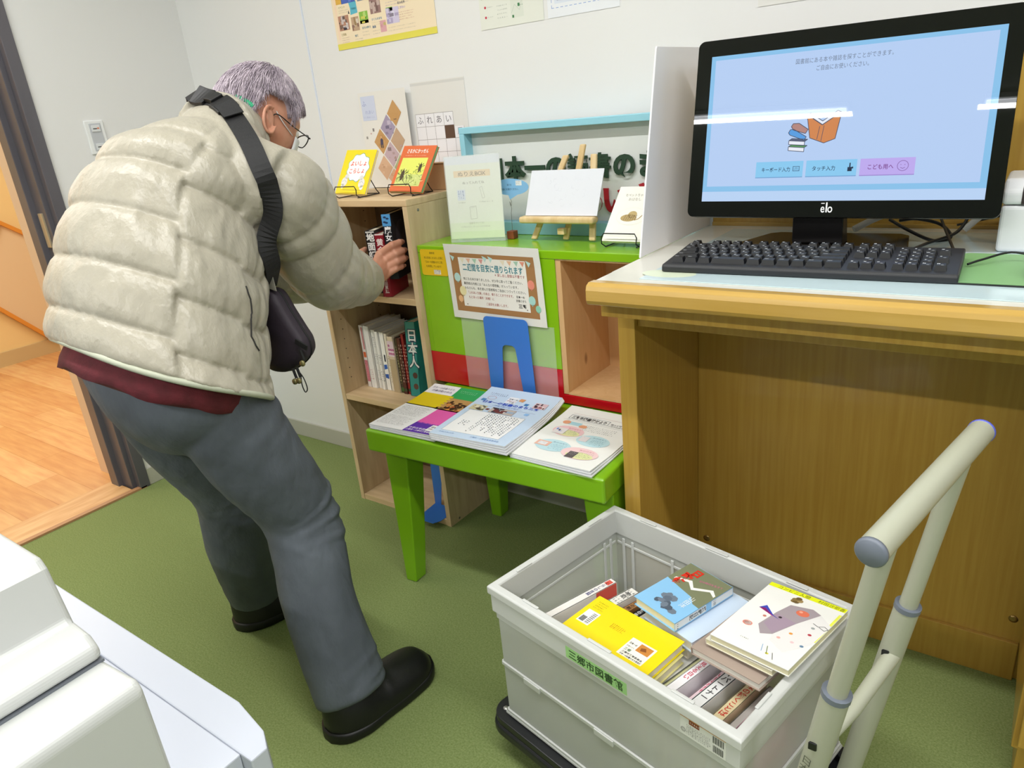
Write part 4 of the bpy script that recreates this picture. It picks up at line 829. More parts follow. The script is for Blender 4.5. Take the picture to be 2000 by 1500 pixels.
def pr_b2(s):
    w, h = .243, .30
    s.rect(.020, .205, .030, .170, '#f2f3f5'); s.frame(.020, .205, .030, .170, .0008, '#7f8794'); s.lay()
    s.text('日本一の読書のまち三郷', .024, .224, .0165, '#2f4fc0', w=.190, bold=.03, res=3); s.text('―読書活動の取り組み―', .065, .212, .0095, '#6f86c8', w=.10)
    s.rect(.034, .215, .206, .2068, '#6f86b8'); s.scribble(.022, .08, .272, .288, 2, '#6f7896', .0058)
    for k in range(20):
        a0, a1 = 2*pi*k/20, 2*pi*(k+1)/20; s.line(.040+.014*cos(a0), .258+.010*sin(a0), .040+.014*cos(a1), .258+.010*sin(a1), .0012, '#c8909a')
    s.rect(.092, .125, .240, .278, '#eceef6'); s.lay(); s.text('日本一の', .095, .262, .0075, '#3a3a44', bold=.03); s.text('読書のまち', .094, .252, .0062, '#b04a5a'); s.text('三郷', .104, .242, .0090, '#444')
    for u, v, c, q in ((.012, .236, '#5a8fc4', .016), (.128, .262, '#dd9a63', .018), (.155, .244, '#3f7fbd', .014), (.186, .190, '#8fbdf0', .014), (.062, .184, '#7b4a44', .012)): s.poly([(u, v), (u+q*.9, v-.003), (u+q*1.1, v+q*.7), (u+q*.15, v+q*.8)], c)
    photo(s, .012, .060, .172, .206, ['#cfc6a0', '#4a3f3a', '#e4dcc2', '#6e6a44', '#2f3d55'], 18, 21); s.lay(.0002); s.ell(.030, .192, .011, .009, '#3f3235')
    photo(s, .078, .158, .172, .204, ['#c4b8b0', '#3a2a2c', '#9fb4cc', '#6e2f2a', '#2e3644'], 16, 22); s.lay(.0002); s.rect(.110, .128, .180, .190, '#f0f0f0'); photo(s, .186, .226, .236, .268, ['#d9bcc4', '#8a3440', '#f0dfe4', '#46303a'], 12, 23)
    rd = random.Random(2); s.lay(.0001)
    for c in range(17):
        u = .192-.0092*c
        if c in (12, 13): continue
        n = rd.randint(10, 16) if c < 12 else 4
        for r in range(n):
            v = .158-.0082*r-(.06 if c > 13 else 0)
            if v > .036 and rd.random() < .9: s.rect(u, u+.0042*rd.uniform(.6, 1), v, v+.0036*rd.uniform(.5, 1), rd.choice(['#4b5a72', '#3a3f4c', '#5a667c']))
    s.text('令和六年三月', .022, .014, .0075, '#6f93c4', w=.05); s.text('三郷市・三郷市教育委員会', .125, .012, .0085, '#6f93c4', w=.09)
sheaf('brochure_pile', 'middle pile on the lime table, pale blue brochures with a white text panel', (-1.190, 1.200, TZ+.0125), (1, .03, 0), (-.085, 1, 0), .243, .318, .016, .016, '#c7dbf3', pr_b2, 4)
def pr_b3(s):
    s.lay(); s.frame(.030, .150, .238, .262, .0018, '#9aa0a8'); s.text('三郷市図書館だより', .036, .242, .0165, '#3a3c42', w=.108, bold=.03, res=3); s.text('第64号', .155, .244, .010, '#7a7c82', w=.034); s.text('三郷市図書館', .152, .236, .0065, '#8a8c92', w=.045)
    s.line(.03, .270, .20, .270, .0006, '#b98a94'); s.line(.02, .232, .20, .230, .0006, '#8a8c92')
    s.rect(.045, .085, .207, .224, '#a9d4e2'); s.ell(.040, .216, .012, .010, '#e2a17c'); s.ell(.094, .208, .012, .009, '#e2a17c'); s.scribble(.10, .19, .188, .222, 4, '#a0a2a6', .005)
    for u, v, a, b, c, c2 in ((.072, .170, .045, .030, '#efc9cf', '#e6e6ae'), (.160, .145, .046, .030, '#bfe0ea', '#bfe0ea'), (.080, .082, .050, .032, '#bfe0ea', '#bfe0ea'), (.165, .070, .050, .032, '#f0d0d4', '#e2e6ae')):
        s.ell(u, v, a, b, c, 26); s.lay(.0001); s.ell(u+a*.1, v-b*.35, a*.75, b*.55, c2, 22); s.lay(.0001); s.scribble(u-a*.1, u+a*.72, v-b*.7, v+b*.3, 6, '#9db08a' if c2 != c else '#6fa9bf', .0042, seed=int(u*1e3)); s.text('本のはなし', u-a*.2, v+b*.45, .0075, '#c46a80' if c2 != c else '#3f86a0', w=a*.9)
    s.lay(.0002); photo(s, .034, .068, .146, .180, ['#e8e4e6', '#4a3a40', '#7f9fe0', '#6a86d8'], 6, 31); photo(s, .122, .146, .132, .160, ['#e6e2e6', '#dcd8de', '#e4e6ea'], 4, 32); s.rect(.030, .070, .070, .096, '#e6b9a8'); s.rect(.138, .162, .040, .074, '#5a5458'); s.lay(); s.rect(.038, .062, .074, .090, '#e9e9ee'); s.scribble(.142, .158, .055, .072, 2, '#c8c4c0', .004); s.scribble(.04, .06, .076, .088, 2, '#8f9fae', .004)
sheaf('brochure_pile', 'rightmost pile on the lime table, white library newsletters with pastel ovals', (-.958, 1.222, TZ+.001), (1, -.03, 0), (0, 1, 0), .235, .308, .010, .008, '#eef0ee', pr_b3)
bookend('blue metal bookend at the foot of the bookshelf under the lime table', (-1.603, 1.600, .0225), (1, .02, 0), (0, 0, 1), .100, .165, bl=.11)
size(CART)
# ================================================================= folding crate on a dolly
ca = radians(-12.0); E1 = Vector((cos(ca), sin(ca), 0)); E2 = Vector((-sin(ca), cos(ca), 0)); CO = Vector((-.762, .875, 0))
def L(u, v, z): return CO+E1*u+E2*v+Z*z
CL, CW, CB, CT = .530, .368, .1335, .450
m_cr = mat('milky_plastic', '#eceeeb', .28, alpha=1, spec=.5)
nt = m_cr.node_tree; b = nt.nodes['Principled BSDF']; out = nt.nodes['Material Output']
tl = nt.nodes.new('ShaderNodeBsdfTranslucent'); tl.inputs[0].default_value = lin('#f2f4f0'); mxs = nt.nodes.new('ShaderNodeMixShader'); mxs.inputs[0].default_value = .42
tr = nt.nodes.new('ShaderNodeBsdfTransparent'); tr.inputs[0].default_value = (.95, .96, .95, 1); mx2 = nt.nodes.new('ShaderNodeMixShader'); mx2.inputs[0].default_value = .36
nt.links.new(b.outputs[0], mxs.inputs[1]); nt.links.new(tl.outputs[0], mxs.inputs[2]); nt.links.new(mxs.outputs[0], mx2.inputs[1]); nt.links.new(tr.outputs[0], mx2.inputs[2]); nt.links.new(mx2.outputs[0], out.inputs[0])
m_rim = mat('white_plastic_rim', '#e0e2e0', .3, sss=.0)
nt = m_rim.node_tree; b = nt.nodes['Principled BSDF']; out = nt.nodes['Material Output']; tl = nt.nodes.new('ShaderNodeBsdfTranslucent'); tl.inputs[0].default_value = lin('#e6e8e4'); mxs = nt.nodes.new('ShaderNodeMixShader'); mxs.inputs[0].default_value = .2
nt.links.new(b.outputs[0], mxs.inputs[1]); nt.links.new(tl.outputs[0], mxs.inputs[2]); nt.links.new(mxs.outputs[0], out.inputs[0])
cr = thing('folding_crate', 'milky translucent folding crate full of books on the dolly', 'crate', tuple(L(CL/2, CW/2, CB)))
def cbox(m, u0, u1, v0, v1, z0, z1, mt): m.obox(L(u0, v0, z0), E1*(u1-u0), E2*(v1-v0), Z*(z1-z0), mt)
m = MB()   # rim: mitred ring with a flat flange on top and a deep skirt
def ring(o, z): return [L(-o, -o, z), L(CL+o, -o, z), L(CL+o, CW+o, z), L(-o, CW+o, z)]
rs = [ring(-.004, .392), ring(.002, .392), ring(.002, .430), ring(.006, .434), ring(.006, .449), ring(.003, .452), ring(-.010, .452), ring(-.012, .449), ring(-.010, .392), ring(-.004, .392)]
vs = [p for r in rs for p in r]; fs = []
for i in range(len(rs)-1): fs += [(i*4+k, i*4+(k+1) % 4, (i+1)*4+(k+1) % 4, (i+1)*4+k) for k in range(4)]
m.add(vs, fs, m_rim)
for u, w in ((.10, .04), (.43, .04), (.265, .05)):
    cbox(m, u-w/2, u+w/2, .006, .012, .4522, .4545, m_rim); cbox(m, u-w/2, u+w/2, CW-.012, CW-.006, .4522, .4545, m_rim)
for v in (.08, .29): cbox(m, .006, .012, v-.02, v+.02, .4522, .4545, m_rim); cbox(m, CL-.012, CL-.006, v-.02, v+.02, .4522, .4545, m_rim)
m.build('rim', cr, bevel=.002)
# walls: recessed panels with ribs
def wall(P, a, name):
    """P(s, d, z): s along the wall, d inwards"""
    m = MB()
    def bx(s0, s1, d0, d1, z0, z1, mt=m_cr): m.obox(P(s0, d0, z0), P(s1, d0, z0)-P(s0, d0, z0), P(s0, d1, z0)-P(s0, d0, z0), Z*(z1-z0), mt)
    bx(.006, a-.006, .005, .0075, .140, .392)
    m.build(name, cr)
    m = MB()
    bx(.004, a-.004, .001, .005, .262, .270, m_rim); bx(.004, a-.004, .001, .005, .135, .146, m_rim); bx(.004, a-.004, .002, .005, .376, .391, m_rim)
    for s in ((.03, .05, a-.05, a-.03) if a < .4 else (.03, .055, .16, .37, a-.055, a-.03)): bx(s-.0035, s+.0035, .0076, .011, .16, .385, m_rim)
    bx(.012, a-.012, .0076, .010, .368, .374, m_rim)
    for s in ((.12, .25) if a < .4 else (.09, .27, .44)): bx(s-.022, s+.022, -.001, .005, .255, .268, m_rim)
    m.build('hinge_rib', cr, bevel=.001)
wall(lambda s, d, z: L(s, d, z), CL, 'wall_panel'); wall(lambda s, d, z: L(s, CW-d, z), CL, 'wall_panel'); wall(lambda s, d, z: L(d, s, z), CW, 'wall_panel'); wall(lambda s, d, z: L(CL-d, s, z), CW, 'wall_panel')
m = MB(); cbox(m, -.001, CL+.001, -.001, CW+.001, CB, CB+.0065, m_cr); m.build('bottom', cr, bevel=.003)
s = Sheet(L(.195, -.0022, .3965), E1, Z, step=.0002); s.slab(0, .135, 0, .0245, .0005, '#a4d68c'); s.lay(); s.text('三郷市図書館', .006, .0025, .0195, '#2c4a28', w=.122, bold=.02, res=3); s.mb.build('name_tape', cr, label='green name tape with black characters')
s = Sheet(L(.432, -.0022, .394), E1, Z, step=.0002); s.slab(0, .078, 0, .036, .0005, '#e2e3de'); s.lay(); s.rect(0, .078, .0345, .036, '#c88a35'); s.rect(.016, .034, .026, .0345, '#8a4a34'); s.lay(); s.scribble(.018, .032, .028, .033, 1, '#f3e9da', .003); s.scribble(.012, .052, .004, .024, 6, '#7a7a78', .0026); s.ell(.006, .010, .0045, .0045, '#a5a5a2', 14); s.ell(.006, .010, .003, .003, '#e2e3de', 14)
for k in range(13):
    s.rect(.057+k*.0014, .057+k*.0014+.0005+.0005*(k % 3 == 0), .020, .033, '#3b3b3b'); s.rect(.057+k*.0014, .057+k*.0014+.0004+.0006*(k % 2), .003, .016, '#3b3b3b')
s.mb.build('maker_label', cr, label='white printed label with bar codes')
# handwriting / book helper in crate space
D1, D2 = E1, E2
def up(label, u, v, z, lu, t, h, w, ang, col, pr=None, spine=None, grp='books standing upright in the crate', page='#e8e1cc', tilt=0):
    """book standing in the crate with its spine edge up; length runs along D2 rotated by ang, thickness along +u"""
    a = radians(ang); H_ = E2*cos(a)-E1*sin(a); Tn = (E1*cos(a)+E2*sin(a)); ti = radians(tilt); W_ = -(Z*cos(ti)+Tn*sin(ti)); Tn = Tn*cos(ti)-Z*sin(ti)
    return book(label, L(u, v, z), Tn, H_, W_, t, h, w, col, grp, page, pr, spine=spine)
def sp_txt(t, c, sz=.014, at=.03, w=None, ex=None, rot=True):
    def g(f, s, b):
        # print along the spine, characters stacked in reading order from the far end
        s.text(t, (s_t-sz)/2 if s_t else 0, at, sz, c, vert=True, bold=.02)
    return g
def upb(label, u, v, z, t, h, w, ang, col, txt=None, tc='#333', sz=None, pr=None, spine=None, tilt=0, cover=None):
    def g(f, s, b):
        if spine: s.rect(0.0006, t-.0006, 0, h, spine); s.lay()
        if txt: q = sz or min(t*.8, .014); s.text(txt, (t-q)/2, h-.012, q, tc, vert=True, bold=.025, res=2)
        if pr: pr(f, s, b)
    return up(label, u, v, z, None, t, h, w, ang, col, g, tilt=tilt)
Gc = 'books in the crate'
# upright books along the left end, partly under the yellow book
upb('white-backed book along the left wall of the crate, red at its far corner', .052, .045, .368, .020, .205, .14, -9, '#ece8e4', 'くらしの言葉', '#4a4a7a', .010, pr=lambda f, s, b: (f.rect(.0, .05, .150, .204, '#d85a4c'), s.rect(.004, .016, .185, .200, '#d85a4c')))
upb('white paperback with scribbled lines and a green band, beside the red-cornered book', .098, .075, .358, .024, .188, .13, -9, '#ebe8e2', '物語', '#555', .012, pr=lambda f, s, b: (s.rect(.001, .023, .100, .128, '#4aa84c'), s.scribble(.003, .021, .132, .182, 6, '#8a8a86', .006)))
upb('brown and black paperback left of the blue-covered ones, under the yellow book', .129, .080, .350, .016, .175, .12, -9, '#a9794a', '森の朝', '#2a2018', .010)
upb('black and white paperback just left of the pale blue spine', .153, .080, .347, .015, .170, .12, -8, '#23252a', '夜の音', '#e8e8e8', .010, pr=lambda f, s, b: s.ell(.0075, .12, .006, .010, '#d9dce8'))
upb('pale blue paperback deep in the middle of the crate', .171, .070, .345, .017, .175, .12, -8, '#dce9f4', 'みずうみ', '#2a5a8a', .011)
upb('grey-green book under the blue cover books in the crate', .250, .150, .300, .026, .165, .13, 8, '#6f7a68', None, pr=lambda f, s, b: s.rect(.002, .024, .02, .06, '#34502e'))
# the two flat piles
def flat(label, u, v, z, ang, w, h, t, col, pr=None, page='#e8e1cc', spine_left=True, tiltx=0, tilty=0, grp='books lying on top in the crate', spine=None):
    """book lying flat: w along e (rotated E1), h along rotated E2; cover up"""
    a = radians(ang); A_ = E1*cos(a)+E2*sin(a); B_ = E2*cos(a)-E1*sin(a)
    A_ = (A_+Z*math.tan(radians(tiltx))).normalized(); B_ = (B_+Z*math.tan(radians(tilty))).normalized(); B_ = (B_-A_*A_.dot(B_)).normalized(); N_ = A_.cross(B_)
    # spine plane at u=0 when spine_left, T = N_
    if spine_left: return book(label, L(u, v, z), N_, B_, A_, t, h, w, col, grp, page, pr, spine=spine)
    p2 = (lambda f, s, b: pr(b, s, f)) if pr else None
    return book(label, L(u, v, z)+A_*w+N_*t, -N_, B_, -A_, t, h, w, col, grp, page, p2, spine=spine)
flat('cream-edged paperback directly beneath the yellow one', .150, .038, .372, 0, .190, .102, .018, '#e6df9c', spine_left=True)
def p_yel(f, s, b):
    # f: u from spine to fore-edge, v up. bar codes at the left end, library slip at the right
    f.rect(.010, .038, .030, .068, '#f0f0ee'); f.rect(.120, .172, .012, .060, '#f2efe4'); f.lay()
    for k in range(14): f.rect(.012+.0004, .0235, .033+.0011*k, .0335+.0011*k+.0004*(k % 3), '#3a3a3a'); f.rect(.026, .0355, .033+.0022*k, .0335+.0022*k+.0009*(k % 2), '#3a3a3a') if k < 14 else None
    f.rect(.142, .168, .036, .056, '#c9843a'); f.text('日本一の', .123, .044, .0055, '#222', bold=.03, w=.016); f.text('読書のまち', .123, .036, .0042, '#555', w=.016); f.text('三郷', .124, .026, .0075, '#3a6a3a', w=.014, bold=.02)
    f.text('三郷市教育委員会', .125, .0195, .0050, '#222', w=.043, bold=.02); f.text('日本一の読書のまち推進課', .125, .0135, .0045, '#222', w=.045, bold=.02); f.lay(); f.poly([(.150, .040), (.160, .044), (.155, .051), (.147, .047)], '#8a4f20')
    f.scribble(.012, .034, .074, .098, 4, '#8a7a20', .0030); f.scribble(.070, .100, .052, .066, 4, '#c98a10', .0034)
flat('bright yellow paperback lying on top at the front of the crate', .143, .040, .3925, 0, .193, .109, .018, '#f0da12', pr=p_yel)
def p_blueb(f, s, b):
    w, h = .101, .152; f.rect(0, w, .0, .152, '#8cc3ec'); f.lay(); f.poly([(0, .088), (0, .152), (w, .152), (w, .060), (.085, .062), (.07, .075), (.04, .080)], '#7d8264'); f.lay()
    f.poly([(.010, .100), (.040, .112), (.055, .098), (.085, .118), (.098, .108), (.098, .102), (.084, .110), (.056, .090), (.038, .104), (.010, .094)], '#f3f3ef'); f.lay()
    rd = random.Random(8)
    for k in range(12): u, v = rd.uniform(.03, .075), rd.uniform(.018, .050); f.ell(u, v, rd.uniform(.006, .012), rd.uniform(.005, .011), rd.choice(['#6f7c8c', '#5f6c7c', '#8a96a4', '#4f5c6c']), 7); f.lay(.000005)
    f.lay(); f.text('終', .012, .082, .022, '#d8321e', bold=.05); f.text('戦', .014, .104, .022, '#d8321e', bold=.05); f.text('日', .022, .124, .022, '#d8321e', bold=.05); f.text('記の時代を生きて', .050, .118, .0065, '#e070a0', vert=False, w=.046, rot=.3); f.text('山田洋', .070, .078, .013, '#f2f2ee', vert=True)
    s.rect(.0015, .0155, 0, .152, '#e9ecee'); s.lay(); s.rect(.0015, .0155, .080, .094, '#8cc3ec'); s.text('い88', .003, .098, .010, '#333', vert=False, w=.011); s.text('終戦日記', .003, .080, .011, '#333', vert=True, bold=.02); s.scribble(.004, .014, .004, .010, 1, '#555', .004)
B0 = dict(spine_left=False)
flat('white and pale blue paperback under the book with the grey rock cover', .232, .168, .3935, -9, .120, .158, .0225, '#cfe0f4', spine_left=False, spine='#eceaf0', pr=lambda f, s, b: (f.rect(.0, .03, .02, .12, '#8fb8e4'), s.scribble(.003, .015, .02, .13, 8, '#3a5a8a', .007)))
flat('cream paperback lowest of the three flat books in the middle of the crate', .222, .168, .373, -8, .120, .160, .018, '#e6ded0', spine_left=False)
flat('blue paperback with grey rocks and red characters, top of the middle pile', .215, .164, .4185, -8, .101, .153, .0185, '#8cc3ec', spine_left=False, pr=p_blueb)
# right pile
flat('tan-grey hardback under the white novel, lower of the two leaning right', .366, .124, .4185, -4, .130, .190, .014, '#a8978c', page='#efece4', tiltx=4)
flat('pale thin book directly beneath the white novel', .384, .140, .4400, -3, .122, .184, .010, '#e8e4d2', page='#e9e3bf', tiltx=5)
def p_conv(f, s, b):
    w, h = .1375, .187; f.rect(.0, w, h-.011, h, '#e9f01c'); f.rect(w-.0045, w, .08, h-.02, '#eef25a'); f.lay(); f.text('コンビニ人間', .016, h-.0105, .0095, '#5a5a2a', w=.060); f.text('村田沙耶香', .090, h-.0105, .0095, '#5a5a2a', w=.046)
    f.poly([(.045, .070), (.052, .115), (.060, .145), (.095, .155), (.112, .148), (.092, .105), (.076, .060), (.060, .050)], '#a79ba2'); f.poly([(.093, .105), (.112, .148), (.138, .130), (.135, .070), (.110, .030), (.080, .045), (.076, .060)], '#e9e7e6'); f.lay()
    f.poly([(.050, .078), (.055, .112), (.092, .106), (.074, .062)], '#a793a5'); f.ell(.087, .135, .011, .008, '#df7558'); f.poly([(.022, .110), (.030, .122), (.052, .104), (.068, .098)], '#3a4ab8'); f.poly([(.022, .110), (.032, .114), (.055, .100)], '#d8307a'); f.lay()
    for u, v, c in ((.083, .137, '#f0a890'), (.030, .062, '#e48a7a'), (.042, .094, '#c87a6a'), (.122, .092, '#b83a4a'), (.098, .078, '#e8a04a'), (.118, .110, '#9aa0a0'), (.110, .060, '#e8c8cc'), (.126, .060, '#6a8aa8'), (.064, .105, '#3a3036'), (.088, .058, '#e8b0a8')): f.ell(u, v, .0032, .0026, c, 10)
    for k in range(5): f.ell(.058+.0045*(k % 3), .158+.005*(k//2), .0055, .0045, ['#8a7446', '#6e5a34', '#a48c5c'][k % 3], 9); f.lay(.000005)
    f.curve([(.112, .122), (.122, .118), (.130, .124), (.138, .120), (.134, .114), (.124, .118)], .0010, '#4a4a4a'); f.line(.100, .020, .108, .006, .0009, '#4a4a4a'); f.line(.086, .030, .094, .012, .0011, '#6a7a4a'); f.ell(.094, .014, .003, .002, '#d8d040', 8); f.line(.078, .030, .084, .014, .0010, '#8ab0d8'); f.scribble(.040, .056, .024, .028, 1, '#8a8a8a', .0028); f.ell(.030, .062, .0085, .006, '#e48a7a'); f.ell(.030, .062, .0068, .0045, '#f4f3f0')
flat('white novel with a yellow band and grey painted shape, top right in the crate', .394, .138, .4540, -2, .138, .187, .012, '#f2f2ee', page='#e9e3bf', pr=p_conv, tiltx=5)
# upright books at the right front
upb('white book with a blue drawing at the front edge, spine print in pink', .354, .052, .3835, .018, .150, .128, -6, '#eae8ec', '森から見える白い', '#c0405a', .011, pr=lambda f, s, b: (b.rect(.01, .09, .010, .055, '#bccbe8'), b.frame(.015, .06, .015, .05, .001, '#5a6ab0')))
upb('yellowish paperback squeezed left of the white one with the blue drawing', .340, .045, .372, .012, .150, .120, -6, '#cfd0a2')
upb('white paperback standing between the yellow one and the pink-printed spine', .310, .048, .366, .026, .165, .128, -6, '#ebebe6', '三冊', '#333', .010, pr=lambda f, s, b: s.rect(.008, .012, .120, .128, '#3a2a20'))
upb('white hardback with bar codes on its back, centre front right of the crate', .398, .022, .3835, .022, .185, .130, -5, '#dfe0e0', 'ベストパートナー', '#3a3a3a', .014, pr=lambda f, s, b: (s.rect(.002, .020, .02, .045, '#8a2a3a'), [b.rect(.02+.012*j, .027+.012*j, .02, .05, '#555a58') for j in (0, 1)]))
upb('slim pink and red lettered paperback left of the bar-coded one', .383, .016, .3700, .013, .160, .120, -5, '#e9d0d8', 'いきるかたち', '#c0305a', .010)
upb('paperback with red and orange lettering on an ochre spine, right front', .437, .028, .3740, .019, .170, .125, -3, '#d9c9a0', 'ご飯の描くことば', '#c0392a', .013, pr=lambda f, s, b: b.rect(.02, .09, .02, .06, '#8a8078'))
upb('grey book between the ochre and the bright pink spine', .460, .034, .362, .013, .165, .120, -3, '#b9b6b0')
upb('bright pink paperback nearest the right end of the crate', .4795, .040, .3740, .017, .160, .120, -2, '#ea7aa8', 'に会えない森と', '#fbeef4', .012, pr=lambda f, s, b: s.rect(.004, .013, .035, .05, '#3a1a28'))

# ---------------------------------------------------------------- dolly
m_db = mat('black_dolly_plastic', '#202124', .38, bump=(300, .1, .0005)); m_ti = mat('ivory_tube', '#adaf9d', .35); m_gp = mat('grey_cap', '#6f7683', .4)
dl = thing('dolly', 'black four-wheel dolly with an ivory telescopic handle under the crate', 'dolly', tuple(L(.27, .18, 0)))
a = rr(.610, .400, .040, 8); m = MB(); m.prism([L(-.040+p, -.022+q, .085) for p, q in a], Z*.028, m_db)
m.build('platform', dl, bevel=.008, seg=3)
m = MB(); a = rr(.602, .392, .038, 8); b_ = rr(.556, .346, .020, 8)
vs = [L(-.036+p, -.018+q, z) for z, rg in ((.1135, a), (.1300, a), (.1300, b_), (.1135, b_)) for p, q in [(x_+(.023 if rg is b_ else 0), y_+(.023 if rg is b_ else 0)) for x_, y_ in rg]]
n = len(a); m.add(vs, [(i*n+k, i*n+(k+1) % n, ((i+1) % 4)*n+(k+1) % n, ((i+1) % 4)*n+k) for i in range(4) for k in range(n)], m_db)
m.build('raised_edge', dl, bevel=.002)
for u, v in ((-.012, .010), (-.012, .358), (.545, .010), (.545, .358)):
    q = MB().lathe(L(u, v, .1302), [(.0001, 0), (.006, 0), (.006, .0008), (.0001, .0012)], mat('rivet', '#d4d4d0', .3, .7), 14); q.build('rivet', dl)
for u, v in ((.02, .03), (.02, .335), (.51, .03), (.51, .335)):
    q = MB(); q.obox(L(u-.016, v-.016, .066), E1*.032, E2*.032, Z*.018, m_gp); q.lathe(L(u, v-.012, .0585), [(.0001, 0), (.022, 0), (.0243, .004), (.0243, .020), (.022, .024), (.0001, .024)], mat('wheel_rubber_grey', '#3a3a3d', .6), 24, E2); q.build('caster', dl)
# handle
hb0, hb1 = Vector((-.0970, .724, .830)), Vector((-.0275, 1.076, .830)); hd_ = (hb1-hb0).normalized()
m = MB(); m.tube([hb0, hb1], .0165, m_ti, 24); hb = m.build('grip_bar', dl)
for p, d_, mt in ((hb0, -hd_, m_gp), (hb1, hd_, mat('violet_blue_cap', '#5a63c8', .35))):
    MB().lathe(p, [(.0001, 0), (.0172, 0), (.0172, .004), (.0150, .0065), (.0001, .007)], mt, 24, d_).build('end_cap', hb)
for t_, sgn in ((.10, 0), (.78, 1)):
    top = hb0+(hb1-hb0)*t_-Z*.012; bot = Vector((top.x-.108, top.y+.022, .120)); dv = (bot-top); k = (top.z-.60)/dv.length*1.0; ring_p = top+dv*(.335 if sgn == 0 else .36)
    MB().tube([top, ring_p], .0125, m_ti, 20).build('upper_tube', dl)
    q = MB(); q.tube([ring_p-dv.normalized()*.004, bot], .0172, m_ti, 20); po = q.build('lower_tube', dl)
    MB().tube([ring_p-dv.normalized()*.006, ring_p+dv.normalized()*.002], .0182, m_gp, 20).build('collar', po)
    pb = ring_p+dv.normalized()*.085; nrm = Vector((-.35, -.9, .1)).normalized()
    MB().obox(pb+nrm*.0165-X*.005-Z*.006, X*.010, nrm*.004, Z*.012, m_blk).build('push_button', po, bevel=.001)
    if sgn == 0:
        ax_ = -dv.normalized(); U2 = nrm.cross(ax_)*-1; s = Sheet(pb+nrm*.0178+dv.normalized()*.018-X*.009, (ax_.cross(nrm)), ax_, step=0); 
        s.text('日本一の読書', 0, 0, .016, '#55584c', vert=True, bold=.0, res=2); s.mb.build('handwriting', po)
    if sgn == 0: PA = ring_p+dv*.22
    else: PB = ring_p+dv*.13
q = MB(); q.tube([PA+Vector((-.012, -.004, 0)), (PA+PB)/2, PB+Vector((.006, .006, .004))], [.004, .0105, .0125], m_ti, 14); q.build('cross_brace', dl)

size(FURN)
# ================================================================= white counter and machine at the lower left
m_wc = mat('white_gloss', '#bfc4d0', .28); m_wm = mat('machine_white', '#c6c8c6', .3)
ct = thing('counter', 'white counter top with a stepped right end at the lower left corner', 'counter', (-1.1, .0, 0))
m = MB(); m.prism([(-1.9, -.6, .715), (-.552, -.6, .715), (-.552, .2437, .715), (-1.9, .2437, .715)], (0, 0, .034), m_wc); m.build('top_board', ct, bevel=.0015)
m = MB(); m.prism([(-1.9, .2438, .700), (-.535, .2438, .700), (-.535, .262, .700), (-.556, .2735, .700), (-.612, .284, .700), (-1.9, .284, .700)], (0, 0, .0496), m_wc); m.build('edge_strip', ct, bevel=.0015)
m = MB(); m.box(-1.88, -.60, -.58, .22, .0, .7145, mat('counter_body', '#dfe1e6', .5)); m.build('cabinet_body', ct, bevel=.004)
mc_ = thing('office_machine', 'white stepped office machine standing on the white counter', 'machine', (-.9, 0, .75))
def extr(pf, name, y0=-.45, y1=.18, bev=.009):
    MB().prism([(x_, y1, z_) for x_, z_ in pf], (0, y0-y1, 0), m_wm).build(name, mc_, bevel=bev, seg=5)
extr([(-.75-.55, .978), (-.662, .978), (-.653, .968), (-.640, .918), (-.612, .916), (-.600, .906), (-.600, .8935), (-.75-.55, .8935)], 'upper_cover')
extr([(-.75-.55, .8905), (-.6045, .8905), (-.600, .8935), (-.548, .9005), (-.540, .895), (-.537, .84), (-.535, .7505), (-1.30, .7505)][:1]+[(-.606, .8905), (-.5455, .8985), (-.538, .890), (-.535, .7505), (-1.30, .7505)], 'lower_body')
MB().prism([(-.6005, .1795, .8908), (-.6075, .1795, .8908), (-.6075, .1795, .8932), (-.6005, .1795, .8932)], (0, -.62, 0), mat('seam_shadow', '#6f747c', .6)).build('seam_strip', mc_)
# ================================================================= person
pe = thing('person', 'person in a cream puffer jacket and grey trousers bending to the bookshelf', 'person', (-1.40, .80, 0))
m_skin = mottled(mat('skin', '#c98f74', .5, sss=.12, bump=(160, .12, .001)), '#c4866b', '#d39c82', 14)
def V3(*a): return Vector(a)
def ringpts(c, A, B, a, b, n, p=2.0, f=None, s=0):
    out = []
    for k in range(n):
        t = 2*pi*k/n; x, y = cos(t), sin(t); r = (abs(x)**p+abs(y)**p)**(-1/p); d = 1+(f(s, t) if f else 0)
        out.append(c+A*(a*x*r*d)+B*(b*y*r*d))
    return out
def smooth_interp(vals, u):
    n = len(vals)-1; x = u*n; i = min(int(x), n-1); t = x-i
    p0, p1, p2, p3 = vals[max(i-1, 0)], vals[i], vals[i+1], vals[min(i+2, n)]
    return 0.5*(2*p1+(p2-p0)*t+(2*p0-5*p1+4*p2-p3)*t*t+(3*p1-p0-3*p2+p3)*t**3)
def limb(mb, P, ra, rb, side, m, n=32, steps=60, f=None, p=2.0, cap=True, nrm=None):
    """lofted tube along control points; side = reference direction of the first semi-axis"""
    P = [Vector(q) for q in P]; S = side if isinstance(side, list) else [side]*len(P); rings = []
    for i in range(steps+1):
        u = i/steps; c = smooth_interp(P, u); e = 1e-3; d = (smooth_interp(P, min(1, u+e))-smooth_interp(P, max(0, u-e))).normalized()
        if nrm: d = smooth_interp(nrm, u).normalized()
        sd = smooth_interp([Vector(q) for q in S], u); A = (sd-d*sd.dot(d)).normalized(); B = d.cross(A)
        k = 1.0
        if cap and (u < .03 or u > .97): q = (u if u < .5 else 1-u)/.03; k = .55+.45*sqrt(max(0, 1-(1-q)**2))
        rings.append(ringpts(c, A, B, smooth_interp(ra, u)*k, smooth_interp(rb, u)*k, n, p, f, u))
    mb.rings(rings, m); return rings
